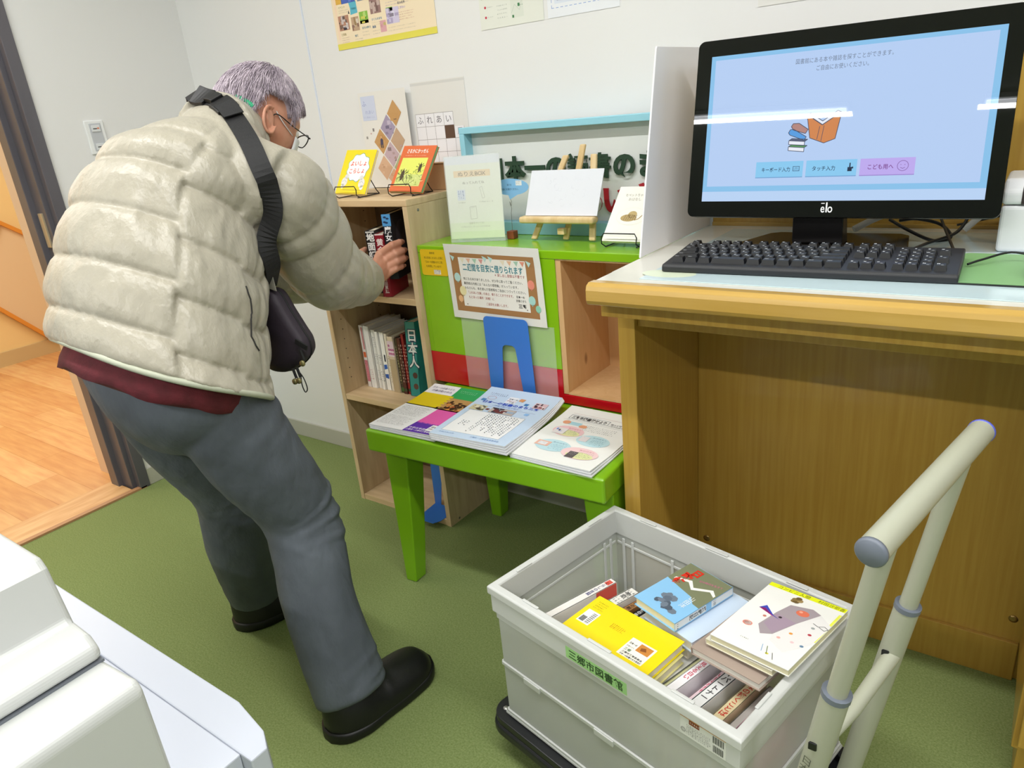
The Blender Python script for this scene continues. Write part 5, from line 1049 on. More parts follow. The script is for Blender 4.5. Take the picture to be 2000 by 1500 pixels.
def remesh(o, vox, sm=1, fac=.5):
    r = o.modifiers.new('r', 'REMESH'); r.mode = 'VOXEL'; r.voxel_size = vox; r.use_smooth_shade = True
    if sm: q = o.modifiers.new('s', 'SMOOTH'); q.iterations = sm; q.factor = fac
    m = o.data.materials[0]; bake(o); o.data.materials.clear(); o.data.materials.append(m)
    o.data.polygons.foreach_set('material_index', [0]*len(o.data.polygons)); o.data.polygons.foreach_set('use_smooth', [True]*len(o.data.polygons))

# ---- joints
hem, mid1, mid2, chest, c7 = V3(-1.425, .705, .868), V3(-1.455, .745, 1.000), V3(-1.475, .815, 1.120), V3(-1.485, .915, 1.225), V3(-1.500, 1.035, 1.300)
RS, RE, RW = V3(-1.335, 1.000, 1.190), V3(-1.405, 1.150, .985), V3(-1.533, 1.395, .874)
LS, LE, LW = V3(-1.635, 1.040, 1.190), V3(-1.700, 1.190, .975), V3(-1.668, 1.410, .860)
RH, RK, RA = V3(-1.320, .725, .850), V3(-1.305, .860, .465), V3(-1.143, .790, .085)
LH, LK, LA = V3(-1.515, .700, .850), V3(-1.590, .860, .465), V3(-1.668, .918, .090)
F = V3(.09, .85, -.52).normalized(); HU_ = (V3(0, 0, 1)-F*F.z).normalized(); HR = F.cross(HU_).normalized()   # face, crown, right ear
HC = V3(-1.548, 1.147, 1.320)
side = V3(1, .0, 0)
lean = V3(1, .10, -.20)

# ---- body: one continuous surface (head, neck, trunk, arms with hands, legs)
mb = MB()
def head(c, mb, m, k=1.0):
    rs = []; n = 40
    for i in range(41):
        t = -1+2*i/40; h = t*.118; rr_ = sqrt(max(.0, 1-abs(t)**2.2))
        wx = .077*rr_*(1 if t > -.2 else 1-.28*((-.2-t)/.8)**1.3); wy = .096*rr_*(1 if t > -.1 else 1-.30*((-.1-t)/.9)); oy = .0 if t > -.1 else .020*((-.1-t)/.9)
        rr2 = []
        for j in range(n):
            a = 2*pi*j/n; x, y = wx*cos(a), wy*sin(a)+oy
            if y > 0:                       # face relief: brow, eye sockets, cheeks
                if -.05 < t < .2: y -= .007*math.exp(-((abs(x)-.033)/.014)**2)*math.exp(-((t-.06)/.09)**2)
                y += .004*math.exp(-((t-.24)/.08)**2)*math.exp(-(x/.05)**2)+.003*math.exp(-((abs(x)-.045)/.02)**2)*math.exp(-((t+.22)/.12)**2)
            rr2.append(c+HR*x*k+F*y*k+HU_*h*k)
        rs.append(rr2)
    mb.rings(rs, m)
head(HC, mb, m_skin)
Q = lambda x, y, z: HC+HR*x+F*y+HU_*z
# nose, lips, chin
mb.rings([ringpts(Q(0, .088+.002*i, .018-.011*i), HR, F, .0055+.0016*i, .010+.0035*i, 12) for i in range(5)]+[ringpts(Q(0, .094, -.036), HR, F, .008, .010, 12)], m_skin)
mb.ball(Q(.0095, .093, -.029), .0062, m_skin, 10, 6); mb.ball(Q(-.0095, .093, -.029), .0062, m_skin, 10, 6); mb.ball(Q(0, .104, -.027), .0082, m_skin, 12, 8)
mb.ball(Q(0, .083, -.060), (.021, .009, .005), m_skin, 14, 8, T=Matrix((HR, F, HU_)).transposed()); mb.ball(Q(0, .081, -.068), (.018, .009, .0055), m_skin, 14, 8, T=Matrix((HR, F, HU_)).transposed()); mb.ball(Q(0, .072, -.098), (.022, .017, .016), m_skin, 14, 8, T=Matrix((HR, F, HU_)).transposed())
# ears: rim, lobe and bowl
for sx in (1, -1):
    E0 = Q(sx*.080, -.012, -.010); eu = (HU_*.96-F*.2).normalized(); ef = F; er = (HR*sx*.75-F*.62).normalized()
    rim = [E0+eu*(.031*cos(a))+er*(.004+.018*max(0, sin(a/2+.3)))+(-F)*(.016*sin(a)) for a in [k*pi*1.55/14-.35 for k in range(15)]]
    mb.tube(rim, [.0030+.0012*sin(pi*k/14) for k in range(15)], m_skin, 10)
    mb.ball(E0-eu*.028+er*.008+F*.002, (.0075, .0075, .0085), m_skin, 12, 8); mb.ball(E0-F*.003+er*.004, (.006, .012, .026), m_skin, 12, 10, T=Matrix((er, -F, eu)).transposed())
    mb.tube([E0+eu*.018+er*.010-F*.010, E0+er*.011-F*.009, E0-eu*.014+er*.009-F*.003], [.003, .0034, .003], m_skin, 8)
# neck, trunk
limb(mb, [c7+V3(0, -.05, -.08), c7+V3(.0, .0, -.01), HC-HU_*.035-F*.03, HC-F*.01], [.075, .060, .058, .05], [.08, .062, .062, .05], side, m_skin, 28, 24)
limb(mb, [RH*.5+LH*.5-V3(0, 0, .06), V3(-1.415, .71, .88), V3(-1.448, .740, .955), V3(-1.468, .80, 1.05), V3(-1.498, .885, 1.135), V3(-1.49, .975, 1.205), c7-V3(0, .01, .06)], [.14, .155, .150, .15, .145, .11, .07], [.10, .115, .110, .105, .095, .075, .055], side, m_skin, 32, 40)
for a, b, c in ((RS, RE, RW), (LS, LE, LW)):
    limb(mb, [a*.7+chest*.3, a, (a+b)/2, b, (b+c)/2, c], [.05, .050, .046, .040, .036, .027], [.05, .050, .044, .038, .032, .021], V3(0, 0, 1), m_skin, 20, 40)
for a, b, c in ((RH, RK, RA), (LH, LK, LA)):
    limb(mb, [a+V3(0, 0, .03), (a+b)/2, b, (b*.6+c*.4), c, c-V3(0, 0, .045)], [.085, .072, .055, .052, .036, .035], [.085, .072, .055, .055, .040, .04], side, m_skin, 24, 40)
    mb.rings([ringpts(c+V3(0, -.05+.055*i, -.045), side, V3(0, 0, 1), [.022, .033, .036, .040, .026][i], [.02, .030, .028, .02, .012][i], 16) for i in range(5)], m_skin)
# hands
def hand(mb, W, K, spread, palm_n, chains, thumb):
    """W wrist centre, K four knuckles, chains per finger: list of joints after the knuckle; radii taper"""
    kc = (K[1]+K[2])/2
    for i, k in enumerate(K):
        w0 = W+(k-kc)*.45
        pts = [w0, (w0+k)/2+palm_n*-.002, k]; mb.tube(catmull(pts, 5), [.0155-.0015*abs(i-1.2)]*5+[.0125]*5+[.0110], m_skin, 12)
        ch = [k]+chains[i]; rr_ = [.0122, .0112, .0102, .0086]
        if i == 3: rr_ = [q*.86 for q in rr_]
        path = []; rad = []
        for j in range(len(ch)-1):
            for q in range(5): path.append(ch[j].lerp(ch[j+1], q/5)); rad.append(rr_[j]+(rr_[j+1]-rr_[j])*q/5+(.0009 if q == 0 and j else 0))
        path.append(ch[-1]); rad.append(rr_[3]*.9); mb.tube(path, rad, m_skin, 12)
        mb.ball(ch[-1], rr_[3]*.95, m_skin, 12, 8)
        for j in range(1, len(ch)-1): mb.ball(ch[j], rr_[j]*1.04, m_skin, 12, 8)
        mb.ball(k, .0125, m_skin, 12, 8)
    for i in range(3): mb.tube([W, (W+K[i]+K[i+1])/3+((K[i]+K[i+1])/2-W)*.02, (K[i]+K[i+1])/2-(kc-W).normalized()*.008], [.018, .0145, .0095], m_skin, 12)
    mb.tube(catmull([W]+thumb[:1], 5), [.017]*5+[.0155], m_skin, 12)
    mb.tube(thumb, [.0155, .0128, .0112, .0085][:len(thumb)], m_skin, 12)
    for q, r_ in zip(thumb, [.0155, .0128, .0112, .0086]): mb.ball(q, r_, m_skin, 12, 8)
# right hand: palm over the three spines, thumb on the left side, fingers round the right cover
RWh = V3(-1.548, 1.428, .872)
K = [V3(-1.592, 1.508, .926), V3(-1.579, 1.512, .906), V3(-1.573, 1.511, .885), V3(-1.572, 1.504, .865)]
ch = [[V3(-1.552, 1.527, .951), V3(-1.550, 1.556, .953), V3(-1.559, 1.578, .951)],
      [V3(-1.546, 1.530, .925), V3(-1.547, 1.561, .927), V3(-1.557, 1.583, .926)],
      [V3(-1.545, 1.530, .902), V3(-1.546, 1.560, .903), V3(-1.556, 1.581, .902)],
      [V3(-1.549, 1.524, .880), V3(-1.550, 1.550, .881), V3(-1.558, 1.569, .881)]]
th = [V3(-1.598, 1.470, .893), V3(-1.634, 1.484, .918), V3(-1.664, 1.502, .930), V3(-1.672, 1.530, .934)]
hand(mb, RWh, K, 0, V3(0, -1, 0), ch, th)
# left hand steadying the black book from the left
LWh = V3(-1.682, 1.455, .853)
K2 = [V3(-1.676, 1.520, .898), V3(-1.672, 1.532, .878), V3(-1.672, 1.536, .856), V3(-1.676, 1.532, .834)]
ch2 = [[k+V3(.002, .034, .006), k+V3(.005, .056, .004), k+V3(.007, .076, .000)] for k in K2]
ch2 = [[Vector((min(p.x, -1.6605), p.y, p.z)) for p in c] for c in ch2]
hand(mb, LWh, K2, 0, V3(-1, 0, 0), ch2, [V3(-1.680, 1.480, .875), V3(-1.684, 1.497, .895), V3(-1.686, 1.512, .912), V3(-1.686, 1.525, .922)])
for a, b in ((RW, RWh), (LW, LWh)): mb.tube([a, (a+b)/2, b], [.030, .026, .024], m_skin, 16)
bo = mb.build('body', pe); remesh(bo, .0030, 2, .5)
# finger nails on the right hand
mn = MB(); m_nail = mat('nail', '#dba893', .3)
for c in ch: d_ = (c[2]-c[1]).normalized(); mn.ball(c[2]+V3(.0062, 0, 0)-d_*.002, (.0018, .0062, .0050), m_nail, 10, 6)
mn.build('nail', pe)['kind'] = 'stuff'
# eyes
for sx in (1, -1):
    e = MB(); e.ball(Q(sx*.032, .0765, .007), .0118, mat('eye_white', '#e9e4de', .15), 16, 10); eo = e.build('eye', pe)
    e = MB(); e.ball(Q(sx*.032, .0835, .006), .0062, mat('iris_dark', '#2a1a12', .1), 12, 8); e.build('iris', eo)

# ---- jacket
m_jk = mat('cream_nylon', '#aaa494', .38, spec=.45, sheen=.1, bump=(20, .8, .012, (1, 1, .6)))
BND = [0.0, .165, .345, .520, .690, .850, 1.0]
def quilt(x, bounds):
    for a, b in zip(bounds[:-1], bounds[1:]):
        if a <= x <= b:
            t = (x-a)/(b-a); return (1-abs(2*t-1)**2.2), min(x-a, b-x)
    return 0.0, 0.0
def jf(s, t):
    # seams bow downwards to the sides; side seams at fixed angles split and shift the quilting
    tt = (t % (2*pi)); back = cos(tt+pi/2)   # +1 at the back
    sh = .030*(1-back)*.5 if back > 0 else .03
    panel = 0
    for ss in (radians(-38), radians(-142)):
        d = (tt-ss+pi) % (2*pi)-pi
        if ss == radians(-38) and -.02 < d < 1.2: panel = 1
    q, e = quilt(min(1, max(0, s+sh+(.045 if panel else 0))), BND)
    v = .050*q-.020-.030*math.exp(-(e/.007)**2)
    for ss in (radians(-38), radians(-142), radians(18)):
        d = ((tt-ss+pi) % (2*pi)-pi); v -= .032*math.exp(-(d/.030)**2)
    p = V3(cos(tt)*3.0, sin(tt)*3.0, s*9)
    v += .020*noise.noise(p*1.3)+.016*noise.noise(V3(cos(tt)*11, sin(tt)*11, s*5))*(.3+.7*math.exp(-(e/.03)**2))+.010*noise.noise(V3(cos(tt)*22, sin(tt)*22, s*14))
    return v
mb = MB()
spine = [V3(-1.412, .698, .862), V3(-1.448, .735, .946), V3(-1.468, .785, 1.045), V3(-1.503, .855, 1.142), V3(-1.493, .935, 1.218), V3(-1.490, 1.010, 1.275)]
JN = [V3(.06, .52, .85), V3(.04, .52, .85), V3(.0, .54, .84), V3(-.04, .56, .82), V3(-.06, .60, .80), V3(-.08, .62, .80)]
jr = limb(mb, spine, [.234, .228, .214, .196, .170, .105], [.186, .190, .184, .180, .170, .110], [lean, lean, lean, V3(1, .05, -.15), V3(1, 0, -.12), V3(1, -.1, -.1)], m_jk, 160, 150, jf, 2.15, nrm=JN)
# shoulder yoke joining the sleeves
limb(mb, [LS+V3(-.02, 0, -.01), (LS+chest)/2+V3(0, .02, .02), (c7+chest)/2+V3(0, .01, .005), (RS+chest)/2+V3(0, .0, .015), RS+V3(.02, 0, -.01)], [.080, .094, .100, .094, .084], [.080, .090, .092, .090, .084], V3(0, .4, 1), m_jk, 64, 70, lambda s, t: .012*noise.noise(V3(cos(t)*2, sin(t)*2, s*8)), 2.0)
SB = [0, .13, .27, .40, .54, .68, .81, .93, 1.0]
def sf(seed):
    def g(s, t):
        q, e = quilt(min(1, max(0, s+.03*cos(t))), SB); v = .075*q-.03-.03*math.exp(-(e/.008)**2)
        v += .05*noise.noise(V3(cos(t)*1.6+seed, sin(t)*1.6, s*7))+.045*noise.noise(V3(cos(t)*6+seed, sin(t)*6, s*6))*(.3+.7*math.exp(-(e/.035)**2))
        if s > .93: v -= .06
        return v
    return g
def sleeve(a, b, c, seed):
    limb(mb, [a+(chest-a)*.25, a+(b-a)*.12, (a+b)/2+V3(.004, -.004, 0), b+V3(.012, -.012, -.012), b*.55+c*.45+V3(.006, -.006, -.012), c-(c-b)*.05], [.078, .097, .096, .088, .077, .062], [.078, .094, .094, .088, .074, .057], V3(0, .3, 1), m_jk, 96, 130, sf(seed))
sleeve(RS, RE, RW, 3.3); sleeve(LS, LE, LW, 8.1)
# standing collar: a thick ring round the neck
nk = (HC-F*.012-HU_*.05-c7).normalized(); cc = c7+V3(-.018, -.008, -.012); cA = (side-nk*side.dot(nk)).normalized(); cB = nk.cross(cA)
pf_ = []
for i in range(15):
    a = pi*i/14; pf_.append((.083+.011*cos(a)*1.0, .030+.040*sin(a)))
prof = [(.098, -.05), (.100, -.02), (.098, .004), (.094, .010), (.097, .026), (.094, .040), (.088, .047), (.080, .046), (.074, .038), (.070, .010), (.066, -.04)]
vs = []; n = 56
for r_, h in prof:
    for k in range(n):
        t = 2*pi*k/n; front = max(0, sin(t)); hh = h-.020*front+.004*cos(3*t)*(h > .02); vs.append(cc+(cA*cos(t)+cB*sin(t)*1.05)*(r_*.93)*(1+.02*noise.noise(V3(cos(t)*4, sin(t)*4, h*20)))+nk*hh)
fs = [(i*n+k, i*n+(k+1) % n, ((i+1) % len(prof))*n+(k+1) % n, ((i+1) % len(prof))*n+k) for i in range(len(prof)) for k in range(n)]
mb.add(vs, fs, m_jk, True)
jk = mb.build('jacket', pe); remesh(jk, .0042, 1, .5)
# hem binding, green neck lining, pocket zip
hn = V3(.06, .52, .85).normalized(); hA = (lean-hn*lean.dot(hn)).normalized(); hB = hn.cross(hA)
def hring(z, a, b, n=80, w=0):
    out = []
    for k in range(n):
        t = 2*pi*k/n; c_ = V3(-1.412, .698, .862)+hn*(z+.004*sin(3*t+1)+w*sin(9*t)*.002); x, y = cos(t), sin(t); r_ = (abs(x)**2.15+abs(y)**2.15)**(-1/2.15); out.append(c_+hA*a*x*r_+hB*b*y*r_)
    return out
mbd = MB(); mbd.tube(hring(.006, .2290, .1825), .0062, mat('hem_binding', '#b9bda9', .5), 8, closed=True); mbd.build('hem_binding', pe)
gl = MB(); gr_ = [cc+(cA*cos(t)+cB*sin(t)*1.05)*.0935+nk*.016 for t in [radians(-150+100*k/20) for k in range(21)]]
gl.tube(gr_, [.0065]*21, mat('green_lining', '#1f9a6d', .6), 8); gl.build('collar_lining', pe, label='green collar lining')
# ---- shirt hem
sh = MB(); sh.rings([hring(.03, .19, .155, 72), hring(-.004, .198, .166, 72), hring(-.022, .200, .168, 72, 1), hring(-.042, .197, .166, 72, 2), hring(-.043, .187, .156, 72, 2)], mottled(mat('maroon_knit', '#5e1a22', .8, bump=(300, .4, .002)), '#561820', '#68202a', 40)); sh.build('shirt', pe, label='maroon shirt hem below the jacket')
# ---- trousers
m_tr = mottled(mat('grey_twill', '#565d66', .75, bump=(13, .8, .014, (1, 1, .5))), '#50565f', '#5d646d', 7)
nt = m_tr.node_tree
mb = MB()
def tf(seed, knee):
    def g(s, t):
        v = .035*noise.noise(V3(cos(t)*1.5+seed, sin(t)*1.5, s*6))+.045*(abs(noise.noise(V3(cos(t)*2+seed, sin(t)*2, s*13+.8*cos(t))))-.2)
        for c_, w_, am in ((knee-.03, .026, .065), (knee+.030, .020, .075), (knee+.085, .022, .05), (.95, .014, .05), (.90, .018, .03), (.10, .03, .04), (.18, .03, .03)):
            q = math.sin((s-c_+.02*cos(t+seed))/w_*pi) if abs(s-c_) < w_*1.0 else 0; v += am*q*(.5+.5*cos(t+pi/2))
        return v
    return g
limb(mb, [hem+hn*.035, V3(-1.410, .706, .835), V3(-1.402, .712, .770), V3(-1.420, .725, .700)], [.176, .182, .168, .120], [.148, .148, .128, .080], [lean, lean, side, side], m_tr, 72, 60, lambda s, t: .02*noise.noise(V3(cos(t)*3, sin(t)*3, s*5)), 2.3, nrm=[-hn, V3(-.05, -.40, -.92), V3(0, -.15, -1), V3(0, 0, -1)])
limb(mb, [RH+V3(-.01, -.012, .03), RH*.5+RK*.5+V3(0, -.008, 0), RK+V3(0, .0, 0), RK*.5+RA*.5+V3(.0, -.016, 0), RA+V3(.004, -.004, -.012)], [.104, .100, .087, .080, .078], [.106, .101, .087, .083, .088], side, m_tr, 64, 120, tf(1.0, .50))
limb(mb, [LH+V3(.01, -.012, .03), LH*.5+LK*.5+V3(0, -.008, 0), LK, LK*.5+LA*.5+V3(.0, -.016, 0), LA+V3(.002, -.004, -.002)], [.100, .094, .084, .078, .076], [.104, .097, .086, .080, .082], side, m_tr, 64, 120, tf(5.0, .50))
tr = mb.build('trousers', pe); remesh(tr, .0050, 2, .5)
# ---- shoes
m_sh = mat('black_shoe', '#121213', .42, bump=(220, .2, .0015)); m_so = mat('shoe_sole', '#0e0e0f', .5)
def shoe(A, ang):
    d = V3(sin(ang), cos(ang), 0); rt = V3(cos(ang), -sin(ang), 0); h0 = Vector((A.x, A.y, 0))-d*.085; L_ = .300
    def outline(t): return 1.22*(.026+.022*sin(min(1, t*3.2)*pi/2)+.007*sin(t*pi)-.0035*math.exp(-((t-.42)/.16)**2))*(sqrt(max(0, 1-((t-.80)/.205)**2)) if t > .80 else 1)*(sqrt(max(.08, 1-((.10-t)/.105)**2)) if t < .10 else 1)
    m = MB(); rs = []
    for i in range(31):
        t = i/30; w = max(outline(t), .004); top = .122 if t < .22 else .122-(.122-.084)*min(1, (t-.22)/.34) if t < .56 else .084-.026*((t-.56)/.44)**1.3
        if t > .93: top *= (1-(t-.93)/.07*.35)
        if t < .05: top *= .86+.14*t/.05
        cx = .004*sin(t*pi); r_ = []
        for k in range(24):
            a = 2*pi*k/24; x = cos(a); z = sin(a); q = (abs(x)**2.4+abs(z)**2.4)**(-1/2.4); zz = .024+(top-.024)*max(0, z*q) if z > 0 else .024+.012*z*q
            ww = w*(1-.30*max(0, z)**2) if t < .5 else w*(1-.10*max(0, z)**2)
            r_.append(h0+d*(t*L_)+rt*(x*q*ww+cx)+Z*zz)
        rs.append(r_)
    m.rings(rs, m_sh); so_ = None
    o = m.build('shoe', pe, label=None); q = o.modifiers.new('s', 'SUBSURF'); q.levels = 1; q.render_levels = 1
    m = MB(); rs = []
    for z, ex in ((.0005, .0), (.004, .003), (.016, .0045), (.024, .0035), (.027, .001)):
        r_ = []
        for k in range(31): r_.append(h0+d*((k/30)*(L_+.006)-.003)+rt*(max(outline(k/30), .004)+ex+.001)+Z*(z+.003*max(0, k/30-.8)*5))
        for k in range(30, -1, -1): r_.append(h0+d*((k/30)*(L_+.006)-.003)-rt*(max(outline(k/30), .004)+ex+.001)+Z*(z+.003*max(0, k/30-.8)*5))
        rs.append(r_)
    m.rings(rs, m_so); m.build('sole', o)
    m = MB(); m.tube([h0+d*.012+rt*.030*cos(a)+d*(.055-.055*sin(a))+Z*(.094-.012*max(0, -sin(a))) for a in [2*pi*k/24 for k in range(24)]], .004, m_so, 8, closed=True); m.build('ankle_rim', o)
shoe(RA, radians(6)); shoe(LA, radians(16))
# ---- hair: a cap and combed strands
m_hair = mottled(mat('silver_hair', '#a79aa6', .5, spec=.3, bump=(150, .6, .003, (1, 1, 1))), '#9f929e', '#cec1cb', 22, (3, 3, 1))
mb = MB(); rs = []; NS = 56; NT = 26
def hair_p(th, ph, off=0.0):
    """th from crown 0 down, ph round (0 front, pi back)"""
    ex = V3(sin(th)*sin(ph), sin(th)*cos(ph), cos(th)); bx = .0850+off; by = .1060+off; bz = .1270+off
    p = Q(ex.x*bx, ex.y*by-.004, ex.z*bz+.003); return p
def lim(ph):
    a = abs(((ph+pi) % (2*pi))-pi)   # 0 front .. pi back
    K_ = [(0, 1.02), (.55, 1.05), (1.0, 1.22), (1.20, 1.50), (1.30, 1.34), (1.40, 1.14), (1.90, 1.16), (2.14, 1.75), (2.35, 2.12), (3.15, 2.30)]
    for (a0, v0), (a1, v1) in zip(K_[:-1], K_[1:]):
        if a <= a1: return v0+(v1-v0)*(a-a0)/(a1-a0)
    return 2.30
for i in range(NT+1):
    r_ = []
    for k in range(NS):
        ph = 2*pi*k/NS; th_ = max(.02, lim(ph)*i/NT); o_ = .004*noise.noise(V3(cos(ph)*3, sin(ph)*3, th_*4)); r_.append(hair_p(th_, ph, o_-(.006 if i == NT else 0)))
    rs.append(r_)
for i in range(3): rs.append([hair_p(max(.02, lim(2*pi*k/NS)*(1-.10*i)), 2*pi*k/NS, -.012) for k in range(NS)])
mb.rings(rs, m_hair); cap_ = mb.build('hair', pe)
rd = random.Random(12); mb = MB(); crown = (.35, pi*.9)
for n_ in range(5200):
    ph = rd.uniform(0, 2*pi); a = rd.random()**.6; Lh = lim(ph); t0 = Lh*a*.96; ln = rd.uniform(.22, .42); lift = rd.uniform(.001, .005); pts = []
    drift = rd.uniform(-.10, .10)+(.10 if ph > pi else -.10)*.4
    for j in range(5):
        u = j/4; th_ = min(t0+ln*u, Lh+.01+.12*rd.random()**2.5); pts.append(hair_p(max(th_, .03), ph+drift*u, lift+.0035*sin(u*pi)+(.004*u*u if t0+ln > Lh else 0)+.0016*noise.noise(V3(cos(ph)*5, sin(ph)*5, th_*3))))
    w = rd.uniform(.0004, .0009); mb.tube(pts, [w, w*1.2, w, w*.7, w*.15], m_hair, 3, cap=False)
mb.build('hair_strands', pe)['kind'] = 'stuff'
# ---- glasses and mask loop
m_gf = mat('glasses_black', '#17171a', .25); gl = MB()
for sx in (1, -1):
    gl.tube(catmull([Q(sx*.080, -.016, -.012), Q(sx*.082, -.005, .012), Q(sx*.079, .045, .006), Q(sx*.068, .100, .004)], 6), [.0014]*18+[.0022], m_gf, 8)
    gl.tube([Q(sx*(.038+.027*cos(a)), .104-.006*abs(cos(a)), .000+.016*sin(a)) for a in [2*pi*k/24 for k in range(24)]], .0014, m_gf, 6, closed=True)
gl.tube([Q(-.012, .104, .004), Q(0, .107, .007), Q(.012, .104, .004)], .0014, m_gf, 6); gl.build('glasses', pe)
mk_ = MB(); m_ms = mat('mask_white', '#e9ebec', .7)
rsk = []
for i in range(13):
    v = .000-.085*i/12; rsk.append([Q(x_, .020+sqrt(max(0, 1-(x_/.072)**2))*(.086 if i < 4 else .086-.022*(i-4)/8)-(.0 if 1 else 0), v-.006) for x_ in [-.060+.120*k/16 for k in range(17)]])
vs = [p for r_ in rsk for p in r_]; mk_.add(vs, [(i*17+k, i*17+k+1, (i+1)*17+k+1, (i+1)*17+k) for i in range(12) for k in range(16)], m_ms, True)
for sx in (1, -1): mk_.tube(catmull([Q(sx*.066, .056, -.010), Q(sx*.079, .018, .002), Q(sx*.081, -.008, .018)], 6), .0011, m_ms, 6)
mo_ = mk_.build('face_mask', pe); q = mo_.modifiers.new('so', 'SOLIDIFY'); q.thickness = .0012

# ================================================================= crossbody bag hanging from the neck (a thing of its own)
bg_ = thing('crossbody_bag', 'black-purple crossbody pouch on a wide black strap worn by the person', 'bag', (-1.44, 1.02, .80))
dg = bpy.context.evaluated_depsgraph_get(); dg.update()
jm = jk.data; bvh = BVHTree.FromPolygons([jk.matrix_world @ v.co+WP[jk.name]-WP[jk.name] if False else v.co+WP[pe.name] for v in jm.vertices], [tuple(p.vertices) for p in jm.polygons])
m_web = mat('black_webbing', '#121214', .7, bump=(500, .4, .001)); m_bkl = mat('buckle_black', '#0c0c0e', .5)
def inv(p): return Vector((p.x/SIZE, p.y/SIZE, (p.z-1.222)/SIZE+1.3))
def snap(p, off):
    q, n_, _, _ = bvh.find_nearest(XF(p)); return inv(q)+n_*off, n_
# strap: a flat band lying on the jacket from the collar over the right shoulder and down the side
def band(pts, nrm, w, t, m, mb, edge=0):
    rs = []
    for i, p in enumerate(pts):
        d = (pts[min(i+1, len(pts)-1)]-pts[max(i-1, 0)]).normalized(); n_ = (nrm[i]-d*nrm[i].dot(d)).normalized(); s_ = d.cross(n_)
        rs.append([p-s_*w/2-n_*t/2, p+s_*w/2-n_*t/2, p+s_*w/2+n_*t/2, p-s_*w/2+n_*t/2])
    mb.rings(rs, m, smooth=False)
guide = catmull([(-1.575, 1.015, 1.365), (-1.520, .995, 1.362), (-1.450, .985, 1.335), (-1.375, .965, 1.290), (-1.300, .945, 1.232), (-1.255, .925, 1.162), (-1.262, .925, 1.090), (-1.305, .935, 1.030), (-1.365, .950, .972)], 8)
sp_ = list(guide); sn_ = []
for it in range(40):
    sp_ = [sp_[0]]+[(sp_[i-1]+sp_[i]*2+sp_[i+1])/4 for i in range(1, len(sp_)-1)]+[sp_[-1]]
    for i, p in enumerate(sp_):
        q, n_, _, _ = bvh.find_nearest(XF(p)); k = (XF(p)-q).dot(n_)
        if k < .003 or (i < len(sp_)-14 and k > .006 and it < 30): sp_[i] = p.lerp(inv(q+n_*.0045), .5 if it < 39 else 1)
for i, p in enumerate(sp_):
    q, n_, _, _ = bvh.find_nearest(XF(p)); sn_.append((n_*.5+V3(.62, -.62, .45)*.8).normalized())
for _ in range(8): sn_ = [sn_[0]]+[(sn_[i-1]+sn_[i]*2+sn_[i+1]).normalized() for i in range(1, len(sn_)-1)]+[sn_[-1]]
mb = MB(); band([p+n_*.004 for p, n_ in zip(sp_, sn_)], sn_, .040, .0026, m_web, mb); mb.build('strap', bg_)
def at(i, off): return sp_[i]+sn_[i]*off
mb = MB()
for i0, i1, w, t, off in ((0, 4, .034, .008, .008), (7, 12, .046, .010, .008), (12, 15, .030, .014, .010), (15, 19, .048, .008, .007)):
    band([at(i, off) for i in range(i0, i1+1)], sn_[i0:i1+1], w, t, m_bkl, mb)
mb.build('buckle', bg_, bevel=.002, seg=3)
mb = MB(); band([at(i, .012) for i in range(17, 22)], sn_[17:22], .042, .0026, m_web, mb); mb.build('strap_end', bg_)
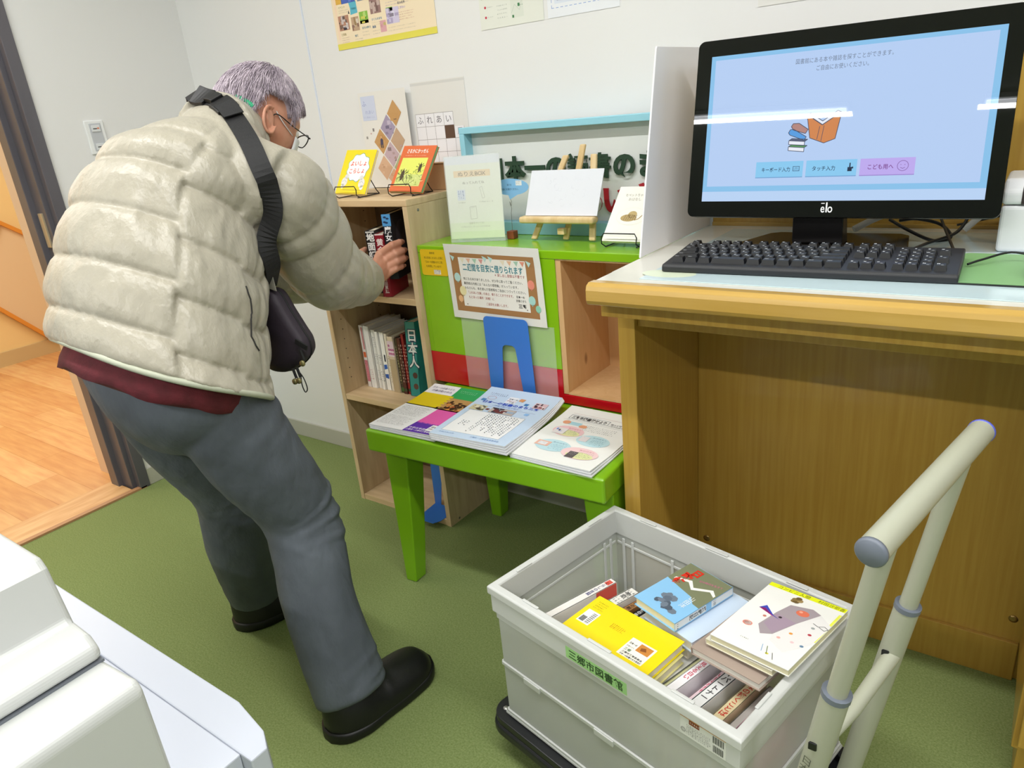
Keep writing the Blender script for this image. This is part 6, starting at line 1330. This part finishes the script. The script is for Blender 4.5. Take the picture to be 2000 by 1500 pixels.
# pouch: flat-sided soft bag hanging down in front of the right hip
m_bag = mat('aubergine_nylon', '#2e2530', .62, bump=(60, .35, .003))
out = [(-1.3620, .975), (-1.3150, .972), (-1.2880, .925), (-1.2660, .885), (-1.2520, .858), (-1.2560, .826), (-1.2920, .798), (-1.3320, .782), (-1.3720, .786), (-1.3820, .815), (-1.3740, .860), (-1.3960, .905), (-1.3900, .940)]
mb = MB(); cx = sum(p[0] for p in out)/len(out); cz = sum(p[1] for p in out)/len(out); rs = []
BS = -.030
out = [(a+BS, c) for a, c in out]; cx += BS
dirw = V3(.35, -.94, 0).normalized()
fine = catmull([V3(p[0], 0, p[1]) for p in out+[out[0]]], 5)[:-1]
for k in range(9):
    t = -1+2*k/8; sc = sqrt(max(.02, 1-abs(t)**2.6)); sc = .80+.20*sc if k not in (0, 8) else .70
    rs.append([V3(cx+(p.x-cx)*sc, 0, cz+(p.z-cz)*sc)+V3(0, .955, 0)+dirw*t*.032+V3(0, (p.x-cx)*.15, 0) for p in fine])
mb.rings(rs, m_bag); bgm = mb.build('pouch', bg_)
mb = MB(); mb.tube([V3(cx+(p.x-cx)*1.0, .955+(p.x-cx)*.15, cz+(p.z-cz)*1.0) for p in fine], .0026, m_web, 6, closed=True); mb.build('seam_piping', bg_)
mb = MB(); mb.obox(V3(-1.288, .930, .862), V3(.030, .004, -.014), V3(0, .004, 0), V3(.006, 0, .012), m_web); mb.build('side_loop', bg_, bevel=.001)
m_brz = mat('bronze_pull_ring', '#8b8458', .35, .5)
for a in (V3(-1.2650, .925, .852), V3(-1.3050, .925, .804), V3(-1.2900, .925, .808)):
    b = a+V3(.006, 0, -.022); mb = MB(); mb.tube([a, b], .0032, m_web, 8); mb.lathe(b+V3(0, -.003, -.006), [(.0001, 0), (.0062, 0), (.0072, .003), (.0062, .006), (.0001, .006)], m_brz, 14, (0, -1, 0)); mb.build('zip_pull', bg_)
mb = MB(); mb.tube(catmull([V3(-1.292, .925, .806), V3(-1.274, .925, .786), V3(-1.268, .925, .762), V3(-1.278, .925, .752), V3(-1.284, .925, .768), V3(-1.282, .925, .79)], 6), .0013, m_web, 6); mb.build('cord_loop', bg_)
# clear name tag edge beside the strap
mb = MB(); mb.obox(V3(-1.345, .935, .980), V3(.020, .004, -.006), V3(0, .002, 0), V3(-.004, 0, .045), mat('tag_plastic', '#8d8a80', .2)); mb.build('tag_holder', bg_, bevel=.001)

# dark pocket zip on the right side of the jacket
zp = []
for q in catmull([(-1.210, .842, 1.033), (-1.200, .838, .998), (-1.180, .830, .962), (-1.183, .828, .925), (-1.190, .828, .900)], 6):
    p_, n_ = snap(q, .0012); zp.append(p_)
MB().tube(zp, .0016, mat('zip_dark', '#2b2a28', .6), 6).build('pocket_zip', pe)
